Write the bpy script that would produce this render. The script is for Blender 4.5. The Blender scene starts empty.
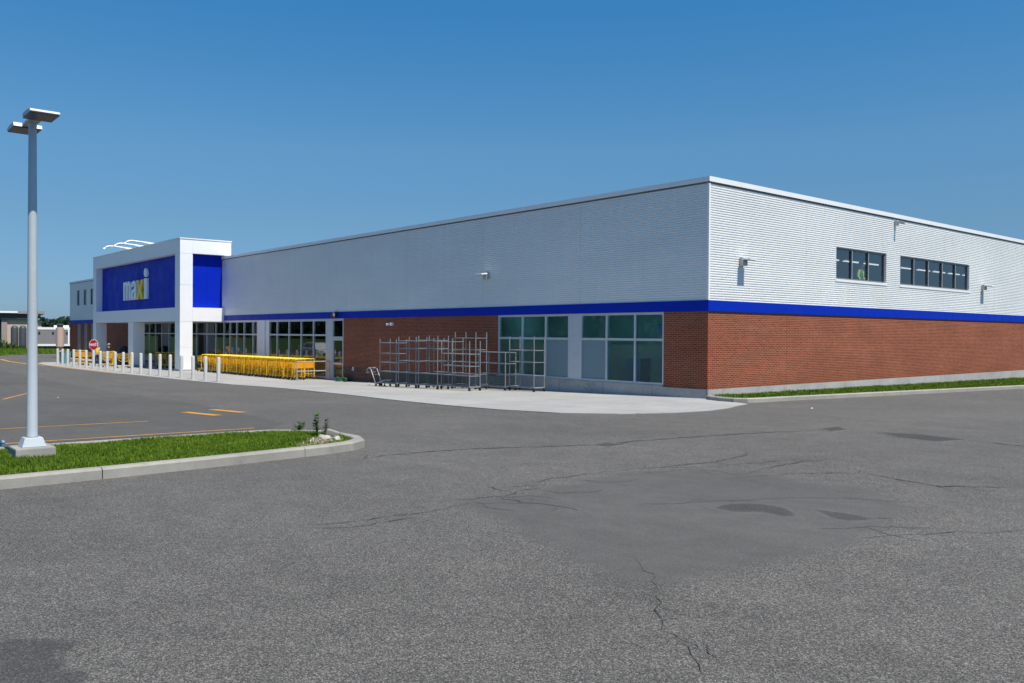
import bpy, bmesh, math, random
from mathutils import Vector, Matrix
random.seed(7)
R = math.radians
S = bpy.context.scene
COL = S.collection

# ---------------------------------------------------------------- ground height
def gz(x, y):
    z = .022 * max(min(x, 40.), -24.)
    if x < -24: z += .003 * (max(x, -120.) + 24.)
    return z - .0075 * max(min(y, 60.), -60.)

# ---------------------------------------------------------------- camera
FPX = 852.
CAM = Vector((17.56, -23.65, 2.16))
f0 = Vector((-.761, .649, 0)).normalized()
r0 = Vector((f0.y, -f0.x, 0)); UP = Vector((0, 0, 1))
th = math.atan(7.6 / FPX); ro = .0061
fw = f0 * math.cos(th) - UP * math.sin(th)
u0 = f0 * math.sin(th) + UP * math.cos(th)
IR = r0 * math.cos(ro) + u0 * math.sin(ro)
IU = u0 * math.cos(ro) - r0 * math.sin(ro)
cd = bpy.data.cameras.new('camera'); cam = bpy.data.objects.new('camera', cd); COL.objects.link(cam)
m3 = Matrix((IR, IU, -fw)).transposed()
cam.matrix_world = Matrix.Translation(CAM) @ m3.to_4x4()
cd.sensor_width = 36.; cd.lens = FPX / 1024 * 36; cd.clip_end = 8000; cd.clip_start = .1
S.camera = cam

# ---------------------------------------------------------------- light
SUN_AZ, SUN_EL = 3.5, 60.          # azimuth from +X towards +Y
sd = Vector((math.cos(R(SUN_EL)) * math.cos(R(SUN_AZ)), math.cos(R(SUN_EL)) * math.sin(R(SUN_AZ)), math.sin(R(SUN_EL))))
sl = bpy.data.lights.new('sun', 'SUN'); sl.energy = 4.9; sl.angle = R(.5); sl.color = (1, .925, .80)
so = bpy.data.objects.new('sun', sl); COL.objects.link(so)
so.rotation_euler = sd.to_track_quat('Z', 'Y').to_euler()
SKY_TINT = [(0., (.27, .42, .72)), (1., (.34, .9, 1.15)), (.12, (.385, .56, .685)), (.21, (.43, .71, .825)), (.36, (.27, .79, 1.02))]   # clear, deep-blue air
W = bpy.data.worlds.new('World'); S.world = W; W.use_nodes = True
nt = W.node_tree; nt.nodes.clear()
wo = nt.nodes.new('ShaderNodeOutputWorld'); bg = nt.nodes.new('ShaderNodeBackground'); sk = nt.nodes.new('ShaderNodeTexSky')
sk.sky_type = 'NISHITA'; sk.sun_disc = False; sk.sun_elevation = R(SUN_EL); sk.sun_rotation = math.atan2(sd.x, sd.y)
sk.altitude = 100; sk.air_density = 1.0; sk.dust_density = .3; sk.ozone_density = 3.2
bg.inputs['Strength'].default_value = .105
tcw = nt.nodes.new('ShaderNodeTexCoord'); sxw = nt.nodes.new('ShaderNodeSeparateXYZ'); rw = nt.nodes.new('ShaderNodeValToRGB'); mw = nt.nodes.new('ShaderNodeMix')
mw.data_type = 'RGBA'; mw.blend_type = 'MULTIPLY'; mw.inputs[0].default_value = 1
nt.links.new(tcw.outputs['Generated'], sxw.inputs[0]); nt.links.new(sxw.outputs[2], rw.inputs[0])
for i, (p, c) in enumerate(SKY_TINT):
    e = rw.color_ramp.elements[i] if i < 2 else rw.color_ramp.elements.new(p)
    e.position = p; e.color = (*c, 1)
nt.links.new(sk.outputs[0], mw.inputs[6]); nt.links.new(rw.outputs[0], mw.inputs[7])
nt.links.new(mw.outputs[2], bg.inputs[0]); nt.links.new(bg.outputs[0], wo.inputs[0])
S.view_settings.view_transform = 'Standard'; S.view_settings.look = 'None'
S.view_settings.exposure = .25; S.view_settings.gamma = 1
S.render.engine = 'CYCLES'
S.cycles.max_bounces = 8; S.cycles.transparent_max_bounces = 16

# ---------------------------------------------------------------- materials
class NT:
    def __init__(s, name):
        s.m = bpy.data.materials.new(name); s.m.use_nodes = True; s.t = s.m.node_tree; s.t.nodes.clear()
        s.out = s.n('ShaderNodeOutputMaterial'); s.b = s.n('ShaderNodeBsdfPrincipled')
        s.l(s.b.outputs[0], s.out.inputs[0]); s.tc = s.n('ShaderNodeTexCoord'); s.co = s.tc.outputs['Object']
    def n(s, t, **k):
        x = s.t.nodes.new(t)
        for a, v in k.items(): setattr(x, a, v)
        return x
    def l(s, a, b): s.t.links.new(a, b)
    def set(s, sock, v):
        if hasattr(v, 'links'): s.l(v, sock)
        else: sock.default_value = v
    def math(s, op, a, b=0., c=0., clamp=False):
        x = s.n('ShaderNodeMath', operation=op, use_clamp=clamp)
        s.set(x.inputs[0], a); s.set(x.inputs[1], b); s.set(x.inputs[2], c); return x.outputs[0]
    def noise(s, scale, detail=3, rough=.55, co=None, dist=0.):
        x = s.n('ShaderNodeTexNoise'); s.l(co or s.co, x.inputs['Vector'])
        x.inputs['Scale'].default_value = scale; x.inputs['Detail'].default_value = detail
        x.inputs['Roughness'].default_value = rough; x.inputs['Distortion'].default_value = dist
        return x.outputs[0]
    def vor(s, scale, out='Distance', co=None, feature='F1'):
        x = s.n('ShaderNodeTexVoronoi', feature=feature); s.l(co or s.co, x.inputs['Vector']); x.inputs['Scale'].default_value = scale
        return x.outputs[out]
    def ramp(s, v, a, b, lo=0., hi=1.):
        x = s.n('ShaderNodeMapRange'); s.set(x.inputs[0], v)
        for i, q in enumerate((a, b, lo, hi)): x.inputs[i + 1].default_value = q
        return x.outputs[0]
    def mix(s, f, a, b, mode='MIX'):
        x = s.n('ShaderNodeMix', data_type='RGBA', blend_type=mode)
        s.set(x.inputs[0], f); s.set(x.inputs[6], (*a, 1) if isinstance(a, tuple) and len(a) == 3 else a)
        s.set(x.inputs[7], (*b, 1) if isinstance(b, tuple) and len(b) == 3 else b); return x.outputs[2]
    def scale_col(s, col, v):
        x = s.n('ShaderNodeVectorMath', operation='SCALE'); s.set(x.inputs[0], (*col, ) if isinstance(col, tuple) else col)
        s.set(x.inputs[3], v); return x.outputs[0]
    def bump(s, h, strength, dist):
        x = s.n('ShaderNodeBump'); s.l(h, x.inputs['Height']); x.inputs['Strength'].default_value = strength
        x.inputs['Distance'].default_value = dist; s.l(x.outputs[0], s.b.inputs['Normal'])
    def mapped(s, sc):
        x = s.n('ShaderNodeMapping'); s.l(s.co, x.inputs[0]); x.inputs['Scale'].default_value = sc; return x.outputs[0]
    def fin(s, col, rough=.6, metal=0., spec=.5):
        s.set(s.b.inputs['Base Color'], (*col, 1) if isinstance(col, tuple) else col)
        s.set(s.b.inputs['Roughness'], rough); s.b.inputs['Metallic'].default_value = metal
        s.b.inputs['Specular IOR Level'].default_value = spec; return s.m

def M(name, col, rough=.6, metal=0., var=.12, scale=2.5, spec=.5, bump=0, bscale=40):
    t = NT(name); n = t.math('ADD', t.math('MULTIPLY', t.noise(scale, 5), .7), t.math('MULTIPLY', t.noise(scale * 9, 3), .3))
    c = t.scale_col(col, t.ramp(n, .3, .7, 1 - var, 1 + var))
    r = t.ramp(t.noise(scale * 3), .3, .7, max(rough - .08, .03), min(rough + .08, 1))
    if bump: t.bump(t.noise(bscale, 3), bump, .01)
    return t.fin(c, r, metal, spec)

def asphalt_nodes(t, base, speck=.5, tint=(1, .95, .885), smooth=False):
    big = t.math('MULTIPLY', t.ramp(t.noise(.16, 5, .6), .3, .7, .88, 1.12), t.ramp(t.noise(.55, 6, .7, dist=.4), .54, .74, 1., .88))
    strk = t.ramp(t.noise(1., 4, .6, t.mapped((.35, 1.6, 1))), .3, .7, .94, 1.06)
    med = t.ramp(t.noise(2.3, 5, .7), .3, .7, .89, 1.11)
    cell = t.n('ShaderNodeSeparateColor'); t.l(t.vor(132, 'Color'), cell.inputs[0])
    cell2 = t.n('ShaderNodeSeparateColor'); t.l(t.vor(290, 'Color'), cell2.inputs[0])
    pw = t.math('POWER', cell.outputs[0], 3.); pw2 = t.math('POWER', cell2.outputs[1], 2.)
    sp = t.math('ADD', t.ramp(pw, 0, 1, 1 - speck * .5, 1 + speck * 1.7), t.ramp(pw2, 0, 1, -speck * .45, speck * .9))
    pit = t.ramp(t.math('POWER', cell.outputs[2], 6.), 0, 1, 1., 1 - speck * .7)
    grit = t.ramp(t.noise(330, 2), .3, .7, .84, 1.16)
    v = t.math('MULTIPLY', t.math('MULTIPLY', t.math('MULTIPLY', big, pit), med), t.math('MULTIPLY', strk, t.math('MULTIPLY', sp, grit)))
    c = t.scale_col(tuple(base * q for q in tint), v)
    h = t.math('ADD', t.math('MULTIPLY', t.vor(132), -1.), t.math('MULTIPLY', t.noise(220, 2), .4))
    bp = t.n('ShaderNodeBump'); t.l(h, bp.inputs['Height']); bp.inputs['Strength'].default_value = .25 if smooth else .6; bp.inputs['Distance'].default_value = .006
    return c, bp.outputs[0]
def mat_asphalt(name, *a):
    t = NT(name); c, n = asphalt_nodes(t, *a); t.l(n, t.b.inputs['Normal']); return t.fin(c, .86, 0, .3)
AS = {'asphalt': (.118, .76), 'asphalt_old': (.098, .35), 'asphalt_patch': (.097, .20, (1, .962, .915), True), 'asphalt_dark': (.068, .5, (1, .98, .97)), 'crack': (.060, .4, (1, .97, .93)), 'crack_soft': (.082, .4, (1, .98, .94))}
def mat_worn(name, under, over, lo, hi, wob):
    """one opaque surface: the older asphalt showing through at the worn rim of a patch"""
    t = NT(name); c1, n1 = asphalt_nodes(t, *AS[under]); c2, n2 = asphalt_nodes(t, *AS[over])
    a = t.n('ShaderNodeAttribute', attribute_name='edge_dist')
    d = t.math('ADD', a.outputs['Fac'], t.math('MULTIPLY', t.math('SUBTRACT', t.noise(3.5, 8, .75), .5), 4 * wob))
    f = t.ramp(d, lo, hi); t.l(n1, t.b.inputs['Normal']); return t.fin(t.mix(f, c1, c2), .86, 0, .3)

def mat_brick(name, c1, c2, mortar, w=.215, h=.0667, ms=.011, wash=.12):
    t = NT(name)
    sx = t.n('ShaderNodeSeparateXYZ'); t.l(t.co, sx.inputs[0])
    cb = t.n('ShaderNodeCombineXYZ'); t.l(t.math('ADD', sx.outputs[0], sx.outputs[1]), cb.inputs[0]); t.l(sx.outputs[2], cb.inputs[1])
    b = t.n('ShaderNodeTexBrick'); t.l(cb.outputs[0], b.inputs['Vector'])
    b.inputs['Scale'].default_value = 1; b.inputs['Brick Width'].default_value = w; b.inputs['Row Height'].default_value = h
    b.inputs['Mortar Size'].default_value = ms; b.inputs['Mortar Smooth'].default_value = .3; b.inputs['Bias'].default_value = -.1
    b.inputs['Color1'].default_value = (*c1, 1); b.inputs['Color2'].default_value = (*c2, 1); b.inputs['Mortar'].default_value = (*mortar, 1)
    pv = t.ramp(t.noise(.7, 4, .6, t.mapped((.5, .5, 1.2))), .3, .7, 1 - wash, 1 + wash)
    fv = t.ramp(t.noise(26, 3), .3, .7, .86, 1.14)
    rows = t.ramp(t.noise(1., 2, .5, t.mapped((.15, .15, 7.))), .3, .7, .93, 1.07)
    u = t.math('ADD', sx.outputs[0], sx.outputs[1]); jt = t.math('LESS_THAN', t.math('FRACT', t.math('DIVIDE', t.math('ADD', u, 2.6), 7.4)), .0022)
    splash = t.ramp(t.math('ADD', sx.outputs[2], t.math('MULTIPLY', t.noise(1.3, 4), .5)), .45, 1.0, .9, 1.)
    fade = t.ramp(t.noise(.45, 5, .65, t.mapped((1, 1, .6))), .60, .75, 0, .05)
    c0 = t.scale_col(b.outputs[0], t.math('MULTIPLY', t.math('MULTIPLY', rows, splash), t.math('MULTIPLY', t.math('MULTIPLY', pv, fv), t.math('SUBTRACT', 1., t.math('MULTIPLY', jt, .5)))))
    c = t.mix(fade, c0, (.42, .30, .24))
    t.bump(t.math('SUBTRACT', 1., b.outputs['Fac']), .6, .008)
    return t.fin(c, .9, 0, .12)

def mat_concrete(name, base, joints=None, var=.13, tint=(1, .98, .93), stain=.25):
    t = NT(name)
    a = t.ramp(t.noise(.6, 5, .6), .3, .7, 1 - var, 1 + var); b = t.ramp(t.noise(7, 5, .65), .3, .7, .92, 1.08)
    g = t.ramp(t.noise(120, 2), .3, .7, .92, 1.08)
    st = t.ramp(t.noise(1.7, 6, .7, dist=.6), .55, .75, 1, 1 - stain)
    v = t.math('MULTIPLY', t.math('MULTIPLY', a, b), t.math('MULTIPLY', g, st))
    if joints:
        k = t.n('ShaderNodeTexBrick'); t.l(t.co, k.inputs['Vector']); k.offset = 0.
        k.inputs['Scale'].default_value = 1; k.inputs['Brick Width'].default_value = joints[0]; k.inputs['Row Height'].default_value = joints[1]
        k.inputs['Mortar Size'].default_value = .018; k.inputs['Mortar Smooth'].default_value = .2
        for q in ('Color1', 'Color2'): k.inputs[q].default_value = (1, 1, 1, 1)
        k.inputs['Color2'].default_value = (.9, .9, .9, 1)
        k.inputs['Mortar'].default_value = (.55, .55, .55, 1)
        sc = t.n('ShaderNodeSeparateColor'); t.l(k.outputs[0], sc.inputs[0]); v = t.math('MULTIPLY', v, sc.outputs[0])
    t.bump(t.noise(60, 4), .25, .01)
    return t.fin(t.scale_col(tuple(base * q for q in tint), v), .85, 0, .3)

def mat_glass(name, tint, refl=1., rough=.0, ior=1.5, wave=.0):
    t = NT(name); t.t.nodes.remove(t.b)
    tr = t.n('ShaderNodeBsdfTransparent'); tr.inputs[0].default_value = (*tint, 1)
    gl = t.n('ShaderNodeBsdfGlossy'); gl.inputs['Roughness'].default_value = rough; gl.inputs[0].default_value = (refl, refl, refl, 1)
    fr = t.n('ShaderNodeFresnel'); fr.inputs[0].default_value = ior
    geo = t.n('ShaderNodeNewGeometry'); mx = t.n('ShaderNodeMixShader'); t.l(t.math('MULTIPLY', fr.outputs[0], t.math('SUBTRACT', 1., geo.outputs['Backfacing'])), mx.inputs[0]); t.l(tr.outputs[0], mx.inputs[1]); t.l(gl.outputs[0], mx.inputs[2])
    t.l(mx.outputs[0], t.out.inputs[0]); return t.m

def mat_emit(name, col, e):
    t = NT(name); t.b.inputs['Emission Color'].default_value = (*col, 1); t.b.inputs['Emission Strength'].default_value = e
    return t.fin(col, .5)

def mat_leaf(name, a, b, scale=2.):
    t = NT(name)
    n = t.noise(scale, 4, .6); sc = t.n('ShaderNodeSeparateColor'); t.l(t.vor(scale * 8, 'Color'), sc.inputs[0])
    f = t.math('ADD', t.math('MULTIPLY', n, .7), t.math('MULTIPLY', sc.outputs[0], .35))
    return t.fin(t.mix(t.ramp(f, .25, .8), a, b), .65, 0, .15)

def mat_siding(name, col, rough=.38):
    t = NT(name)
    sx = t.n('ShaderNodeSeparateXYZ'); t.l(t.co, sx.inputs[0])
    u = t.math('ADD', sx.outputs[0], sx.outputs[1])
    pan = t.math('FRACT', t.math('DIVIDE', u, 6.1)); seam = t.math('LESS_THAN', pan, .0022)
    oil = t.ramp(t.noise(.35, 3, .5, t.mapped((.6, .6, 2.2))), .3, .7, .96, 1.04)
    drt = t.ramp(t.noise(2., 4, .6, t.mapped((1.5, 1.5, .2))), .3, .75, 1.015, .965)
    v = t.math('MULTIPLY', t.math('MULTIPLY', oil, drt), t.math('SUBTRACT', 1., t.math('MULTIPLY', seam, .35)))
    return t.fin(t.scale_col(col, v), t.ramp(t.noise(.8), .3, .7, rough - .05, rough + .07), 0, .5)

MT = {}
def mats():
    T = MT
    for k, v in AS.items(): T[k] = mat_asphalt(k, *v)
    T['walk'] = mat_concrete('walk_concrete', .37, (3.0, 2.1), .08, (1, .985, .955), .12)
    T['curb'] = mat_concrete('curb_concrete', .31, None, .16, (1, .955, .87), .3)
    T['found'] = mat_concrete('foundation_concrete', .40, (2.4, 9.), .12, (1, .99, .97), .3)
    T['yellow_line'] = M('yellow_paint', (.52, .26, .035), .75, var=.3, scale=5)
    T['brick'] = mat_brick('red_brick', (.27, .066, .032), (.155, .041, .022), (.36, .18, .12))
    T['block'] = mat_brick('brown_block', (.19, .10, .072), (.14, .076, .056), (.2, .13, .105), .4, .2, .012)
    T['siding'] = mat_siding('white_siding', (.715, .735, .735))
    T['coping'] = M('coping_metal', (.78, .79, .8), .4, var=.04)
    T['flash_shade'] = M('coping_shade', (.1, .11, .12), .5, var=.1)  # dark tone stands for the shadow below the coping
    T['band'] = M('blue_band', (.0006, .024, .39), .5, var=.04, scale=.8, spec=.12)
    T['panel_blue'] = M('blue_sign_panel', (.001, .020, .44), .5, var=.02, scale=.3, spec=.12)
    T['acm'] = M('white_composite_panel', (.80, .81, .83), .42, var=.03, scale=.7)
    T['frame'] = M('aluminium_frame', (.55, .57, .6), .38, .35, var=.06)
    T['frame_dark'] = M('grey_window_frame', (.19, .2, .215), .45, .2, var=.06)
    T['spandrel'] = M('frosted_panel', (.17, .25, .28), .3, var=.0, scale=.2)
    T['glass_teal'] = mat_glass('teal_glass', (.38, .78, .87), 1., 0, 1.65)
    T['glass_clear'] = mat_glass('shop_glass', (.72, .79, .79), 1., 0, 1.7)
    T['glass_grey'] = mat_glass('grey_glass', (.82, .86, .90), 1., 0, 2.5)
    T['roof'] = M('roof_membrane', (.55, .55, .54), .9)
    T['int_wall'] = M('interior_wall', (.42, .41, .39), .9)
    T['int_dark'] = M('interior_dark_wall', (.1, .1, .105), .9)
    T['int_floor'] = M('interior_floor', (.3, .29, .27), .5)
    T['tube'] = mat_emit('lit_tube', (1, .98, .93), .9)
    T['spandrel'].node_tree.nodes['Principled BSDF'].inputs['Roughness'].default_value = .45
    for l in list(T['spandrel'].node_tree.links):
        if l.to_socket.name == 'Roughness': T['spandrel'].node_tree.links.remove(l)
    T['tube_fill'] = mat_emit('lit_fill_tube', (1, .98, .93), 7.)  # strong glow of the tubes added to brighten the interior
    T['galv'] = M('galvanised_steel', (.42, .43, .44), .45, .45, var=.2, scale=6)
    T['galv_pole'] = M('painted_grey_pole', (.42, .475, .52), .5, .0, var=.05, scale=3)
    T['bollard'] = M('grey_bollard_paint', (.50, .51, .50), .55, 0, var=.08, scale=4)
    T['alu'] = M('pale_metal_housing', (.42, .44, .46), .4, .1, var=.05)
    T['lens'] = M('lamp_underside', (.075, .06, .05), .35, 0, var=.3, scale=14)
    T['white'] = M('white_paint', (.86, .87, .88), .4, 0, var=.03)
    T['rack'] = M('rack_steel', (.23, .25, .26), .5, .25, var=.25, scale=5)
    T['rack_mesh'] = M('rack_mesh_panel', (.05, .08, .08), .6, .2, var=.3, scale=5)
    T['rubber'] = M('black_rubber', (.02, .02, .02), .7, var=.2)
    T['cart'] = M('yellow_cart_wire', (.70, .42, .010), .45, 0, var=.15, scale=4)
    T['cart_pale'] = M('yellow_cart_handle', (.80, .64, .05), .4, 0, var=.08, scale=4)
    T['cart_amber'] = M('amber_cart_plastic', (.72, .30, .012), .45, 0, var=.12, scale=4)
    T['red'] = M('sign_red', (.50, .012, .02), .4, var=.06)
    T['letter_yellow'] = M('letter_yellow', (.82, .60, .01), .4, var=.04)
    T['black'] = M('black_plastic', (.018, .018, .02), .5, var=.2)
    T['grass'] = mat_leaf('grass_blade', (.040, .095, .006), (.145, .225, .016), 1.6)
    T['turf'] = mat_leaf('turf_soil', (.018, .040, .006), (.045, .080, .012), 3.)
    T['field'] = mat_leaf('field_grass', (.045, .085, .018), (.075, .12, .025), .4)
    T['soil'] = M('dry_soil', (.27, .205, .14), .95, var=.3, scale=9, bump=.6)
    T['stone'] = M('pale_stone', (.40, .37, .32), .9, var=.25, scale=12, bump=.5)
    T['weed'] = mat_leaf('weed_leaf', (.028, .075, .014), (.07, .14, .02), 9)
    T['wood'] = mat_leaf('woodland_leaf', (.014, .034, .024), (.022, .048, .030), .1)
    T['shrub'] = mat_leaf('shrub_leaf', (.025, .065, .012), (.07, .125, .02), .8)
    T['bark'] = M('bark', (.09, .065, .045), .9, var=.3, scale=8)
    T['beige'] = M('beige_render', (.50, .38, .32), .85, var=.06)
    T['taupe'] = M('taupe_render', (.30, .25, .235), .85, var=.08)
    T['dark_clad'] = M('dark_cladding', (.05, .05, .06), .6, var=.15)
    T['trailer'] = M('grey_trailer_cladding', (.215, .205, .215), .6, var=.06)
    T['tank'] = M('dark_slate_steel', (.055, .065, .08), .5, var=.15)
    T['navy'] = M('navy_cloth', (.015, .02, .045), .85, var=.2, scale=12)
    T['hivis'] = M('yellow_cloth', (.80, .50, .03), .8, var=.1, scale=12)
    T['lime'] = M('lime_cloth', (.62, .78, .06), .8, var=.1, scale=12)
    T['dark_cloth'] = M('charcoal_cloth', (.03, .03, .035), .9, var=.2, scale=12)
    T['skin'] = M('skin', (.45, .27, .19), .55, var=.06, scale=12)
    T['hair'] = M('hair', (.03, .02, .015), .6, var=.2, scale=20)
    T['tan'] = M('tan_cloth', (.35, .27, .18), .85, var=.1, scale=12)
    T['teal'] = M('teal_plastic', (.09, .24, .27), .5, var=.08)
    T['blue_banner'] = M('blue_banner', (.015, .22, .62), .5, var=.1, scale=1.5)
    T['orange'] = M('orange_goods', (.5, .2, .07), .6, var=.35, scale=5)
    T['goods'] = M('mixed_goods', (.28, .27, .25), .6, var=.6, scale=4)
    T['card'] = M('cardboard', (.30, .25, .19), .85, var=.15)
    T['hose'] = M('green_hose', (.02, .10, .05), .5, var=.2, scale=10)
mats()

# ---------------------------------------------------------------- mesh builder
class MB:
    def __init__(s): s.v = []; s.f = []; s.k = []
    def add(s, vs, fs):
        s.k.append((len(s.v), len(s.f)))
        o = len(s.v); s.v += [tuple(v) for v in vs]; s.f += [tuple(i + o for i in f) for f in fs]; return s
    def box(s, x0, y0, z0, x1, y1, z1):
        return s.add([(x0, y0, z0), (x1, y0, z0), (x1, y1, z0), (x0, y1, z0), (x0, y0, z1), (x1, y0, z1), (x1, y1, z1), (x0, y1, z1)],
                     [(0, 3, 2, 1), (4, 5, 6, 7), (0, 1, 5, 4), (1, 2, 6, 5), (2, 3, 7, 6), (3, 0, 4, 7)])
    def cbox(s, c, d, rot=None):
        vs = [Vector((sx * d[0] / 2, sy * d[1] / 2, sz * d[2] / 2)) for sz in (-1, 1) for sx, sy in ((-1, -1), (1, -1), (1, 1), (-1, 1))]
        if rot: vs = [rot @ v for v in vs]
        return s.add([Vector(c) + v for v in vs], [(0, 3, 2, 1), (4, 5, 6, 7), (0, 1, 5, 4), (1, 2, 6, 5), (2, 3, 7, 6), (3, 0, 4, 7)])
    def frustum(s, c, z0, z1, a, b):   # square frustum, half-sizes a (x,y) at z0, b at z1
        x, y = c
        vs = [(x + sx * q[0], y + sy * q[1], z) for q, z in ((a, z0), (b, z1)) for sx, sy in ((-1, -1), (1, -1), (1, 1), (-1, 1))]
        return s.add(vs, [(0, 3, 2, 1), (4, 5, 6, 7), (0, 1, 5, 4), (1, 2, 6, 5), (2, 3, 7, 6), (3, 0, 4, 7)])
    def tube(s, pts, r, n=8, r2=None, cap=True):
        pts = [Vector(p) for p in pts]
        if n >= 12 and cap and r2 is not None: pts = [pts[0], pts[0].lerp(pts[1], .01)] + pts[1:-1] + [pts[-1].lerp(pts[-2], .01), pts[-1]]
        k = len(pts); o = len(s.v); vs = []; fs = []; ref = None
        for i, p in enumerate(pts):
            d = ((pts[min(i + 1, k - 1)] - pts[max(i - 1, 0)])).normalized()
            if ref is None: ref = d.orthogonal().normalized()
            a = (ref - d * ref.dot(d)).normalized(); ref = a; b = d.cross(a)
            rr = r if r2 is None else r + (r2 - r) * i / (k - 1)
            for j in range(n):
                t = 2 * math.pi * j / n; vs.append(p + (a * math.cos(t) + b * math.sin(t)) * rr)
        for i in range(k - 1):
            for j in range(n):
                q = (j + 1) % n; fs.append((i * n + j, i * n + q, (i + 1) * n + q, (i + 1) * n + j))
        if cap: fs.append(tuple(range(n - 1, -1, -1))); fs.append(tuple((k - 1) * n + j for j in range(n)))
        return s.add(vs, fs)
    def lathe(s, c, prof, n=20):
        x, y = c[0], c[1]; z = c[2] if len(c) > 2 else 0; vs = []; fs = []; prof = list(prof)
        a, b = prof[0], prof[1]; e = min(.008 / max(math.hypot(b[0] - a[0], b[1] - a[1]), 1e-6), .3); prof.insert(1, (a[0] + (b[0] - a[0]) * e, a[1] + (b[1] - a[1]) * e))
        for r, h in prof:
            for j in range(n):
                t = 2 * math.pi * j / n; vs.append((x + r * math.cos(t), y + r * math.sin(t), z + h))
        for i in range(len(prof) - 1):
            for j in range(n):
                q = (j + 1) % n; fs.append((i * n + j, i * n + q, (i + 1) * n + q, (i + 1) * n + j))
        fs.append(tuple(range(n - 1, -1, -1))); fs.append(tuple((len(prof) - 1) * n + j for j in range(n)))
        return s.add(vs, fs)
    def prism(s, poly, mapf, d0, d1):    # polygon (a,b) extruded along depth; mapf(a,b,d)
        n = len(poly)
        return s.add([mapf(a, b, d0) for a, b in poly] + [mapf(a, b, d1) for a, b in poly],
                     [tuple(range(n)), tuple(range(2 * n - 1, n - 1, -1))] + [(i, i + n, (i + 1) % n + n, (i + 1) % n) for i in range(n)])
    def build(s, name, mat, parent=None, smooth=False, bevel=0., fix=True):
        me = bpy.data.meshes.new(name); me.from_pydata(s.v, [], s.f); me.validate()
        if fix or bevel:
            bm = bmesh.new(); bm.from_mesh(me)
            if fix: bmesh.ops.recalc_face_normals(bm, faces=bm.faces)
            if bevel: bmesh.ops.bevel(bm, geom=bm.edges[:], offset=bevel, segments=2, affect='EDGES', profile=.6)
            bm.to_mesh(me); bm.free()
        if smooth:
            for p in me.polygons: p.use_smooth = len(p.vertices) == 4
        o = bpy.data.objects.new(name, me); COL.objects.link(o)
        me.materials.append(MT[mat] if isinstance(mat, str) else mat)
        if parent: o.parent = parent
        return o

def build_each(mb, name, mat, parent=None, **k):
    out = []; ks = mb.k + [(len(mb.v), len(mb.f))]
    for (v0, f0_), (v1, f1) in zip(ks, ks[1:]):
        q = MB(); q.v = mb.v[v0:v1]; q.f = [tuple(i - v0 for i in f) for f in mb.f[f0_:f1]]; out.append(q.build(name, mat, parent, **k))
    return out
MB.build_each = build_each
def thing(name, label, cat, loc=(0, 0, 0), rz=0., group=None):
    o = bpy.data.objects.new(name, None); COL.objects.link(o); o.empty_display_size = .2
    o.location = loc; o.rotation_euler = (0, 0, rz); tag(o, label, cat, group); return o
def tag(o, label=None, cat=None, group=None, kind=None):
    if label: o['label'] = label
    if cat: o['category'] = cat
    if group: o['group'] = group
    if kind: o['kind'] = kind
    return o
def copy_tree(o, parent=None):
    c = o.copy(); COL.objects.link(c)
    if parent: c.parent = parent
    for ch in list(o.children): copy_tree(ch, c)
    return c
def structure(o, label=None):
    o['kind'] = 'structure'
    if label: o['label'] = label
    return o

# ---------------------------------------------------------------- draped ground sheets
BREAKS_X = (-120., -24., 40.); BREAKS_Y = (-60., 60.)
def drape(name, poly, off, mat, thick=0., cuts=0):
    bm = bmesh.new(); vs = [bm.verts.new((x, y, 0)) for x, y in poly]; bm.faces.new(vs)
    for bx in BREAKS_X:
        bmesh.ops.bisect_plane(bm, geom=bm.verts[:] + bm.edges[:] + bm.faces[:], plane_co=(bx, 0, 0), plane_no=(1, 0, 0))
    for by in BREAKS_Y:
        bmesh.ops.bisect_plane(bm, geom=bm.verts[:] + bm.edges[:] + bm.faces[:], plane_co=(0, by, 0), plane_no=(0, 1, 0))
    bmesh.ops.triangulate(bm, faces=bm.faces[:])
    if thick:
        r = bmesh.ops.extrude_face_region(bm, geom=bm.faces[:])
        nv = set(e for e in r['geom'] if isinstance(e, bmesh.types.BMVert))
        for v in bm.verts: v.co.z = gz(v.co.x, v.co.y) + off - (0 if v in nv else thick)
    else:
        for v in bm.verts: v.co.z = gz(v.co.x, v.co.y) + off
    bmesh.ops.recalc_face_normals(bm, faces=bm.faces)
    if not thick:
        for f in bm.faces:
            if f.normal.z < 0: f.normal_flip()
    me = bpy.data.meshes.new(name); bm.to_mesh(me); bm.free()
    o = bpy.data.objects.new(name, me); COL.objects.link(o); me.materials.append(MT[mat]); return structure(o)

def gpt(px, py, h=0.):      # the ground point seen at a photo pixel
    d = (fw * FPX + IR * (px - 512) - IU * (py - 341.5)).normalized(); lo, hi = 1., 700.
    for _ in range(50):
        m = (lo + hi) / 2; p = CAM + d * m
        if p.z > gz(p.x, p.y) + h: lo = m
        else: hi = m
    p = CAM + d * lo; return (p.x, p.y)

def sheet_grid(name, xs, ys, off, mat):
    vs = [(x, y, gz(x, y) + off) for y in ys for x in xs]; n = len(xs)
    fs = [(j * n + i, j * n + i + 1, (j + 1) * n + i + 1, (j + 1) * n + i) for j in range(len(ys) - 1) for i in range(n - 1)]
    return structure(MB().add(vs, fs).build(name, mat, fix=False))

sheet_grid('terrain', (-4000, -1500, -500, -200, -120, -24, 40, 200, 600, 3000), (-4000, -1500, -500, -200, -60, 60, 200, 600, 2000, 4000), -.06, 'field')
sheet_grid('parking_lot', (-120, -94, -24, 40, 90), (-150, -60, 60, 95), 0., 'asphalt')

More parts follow.
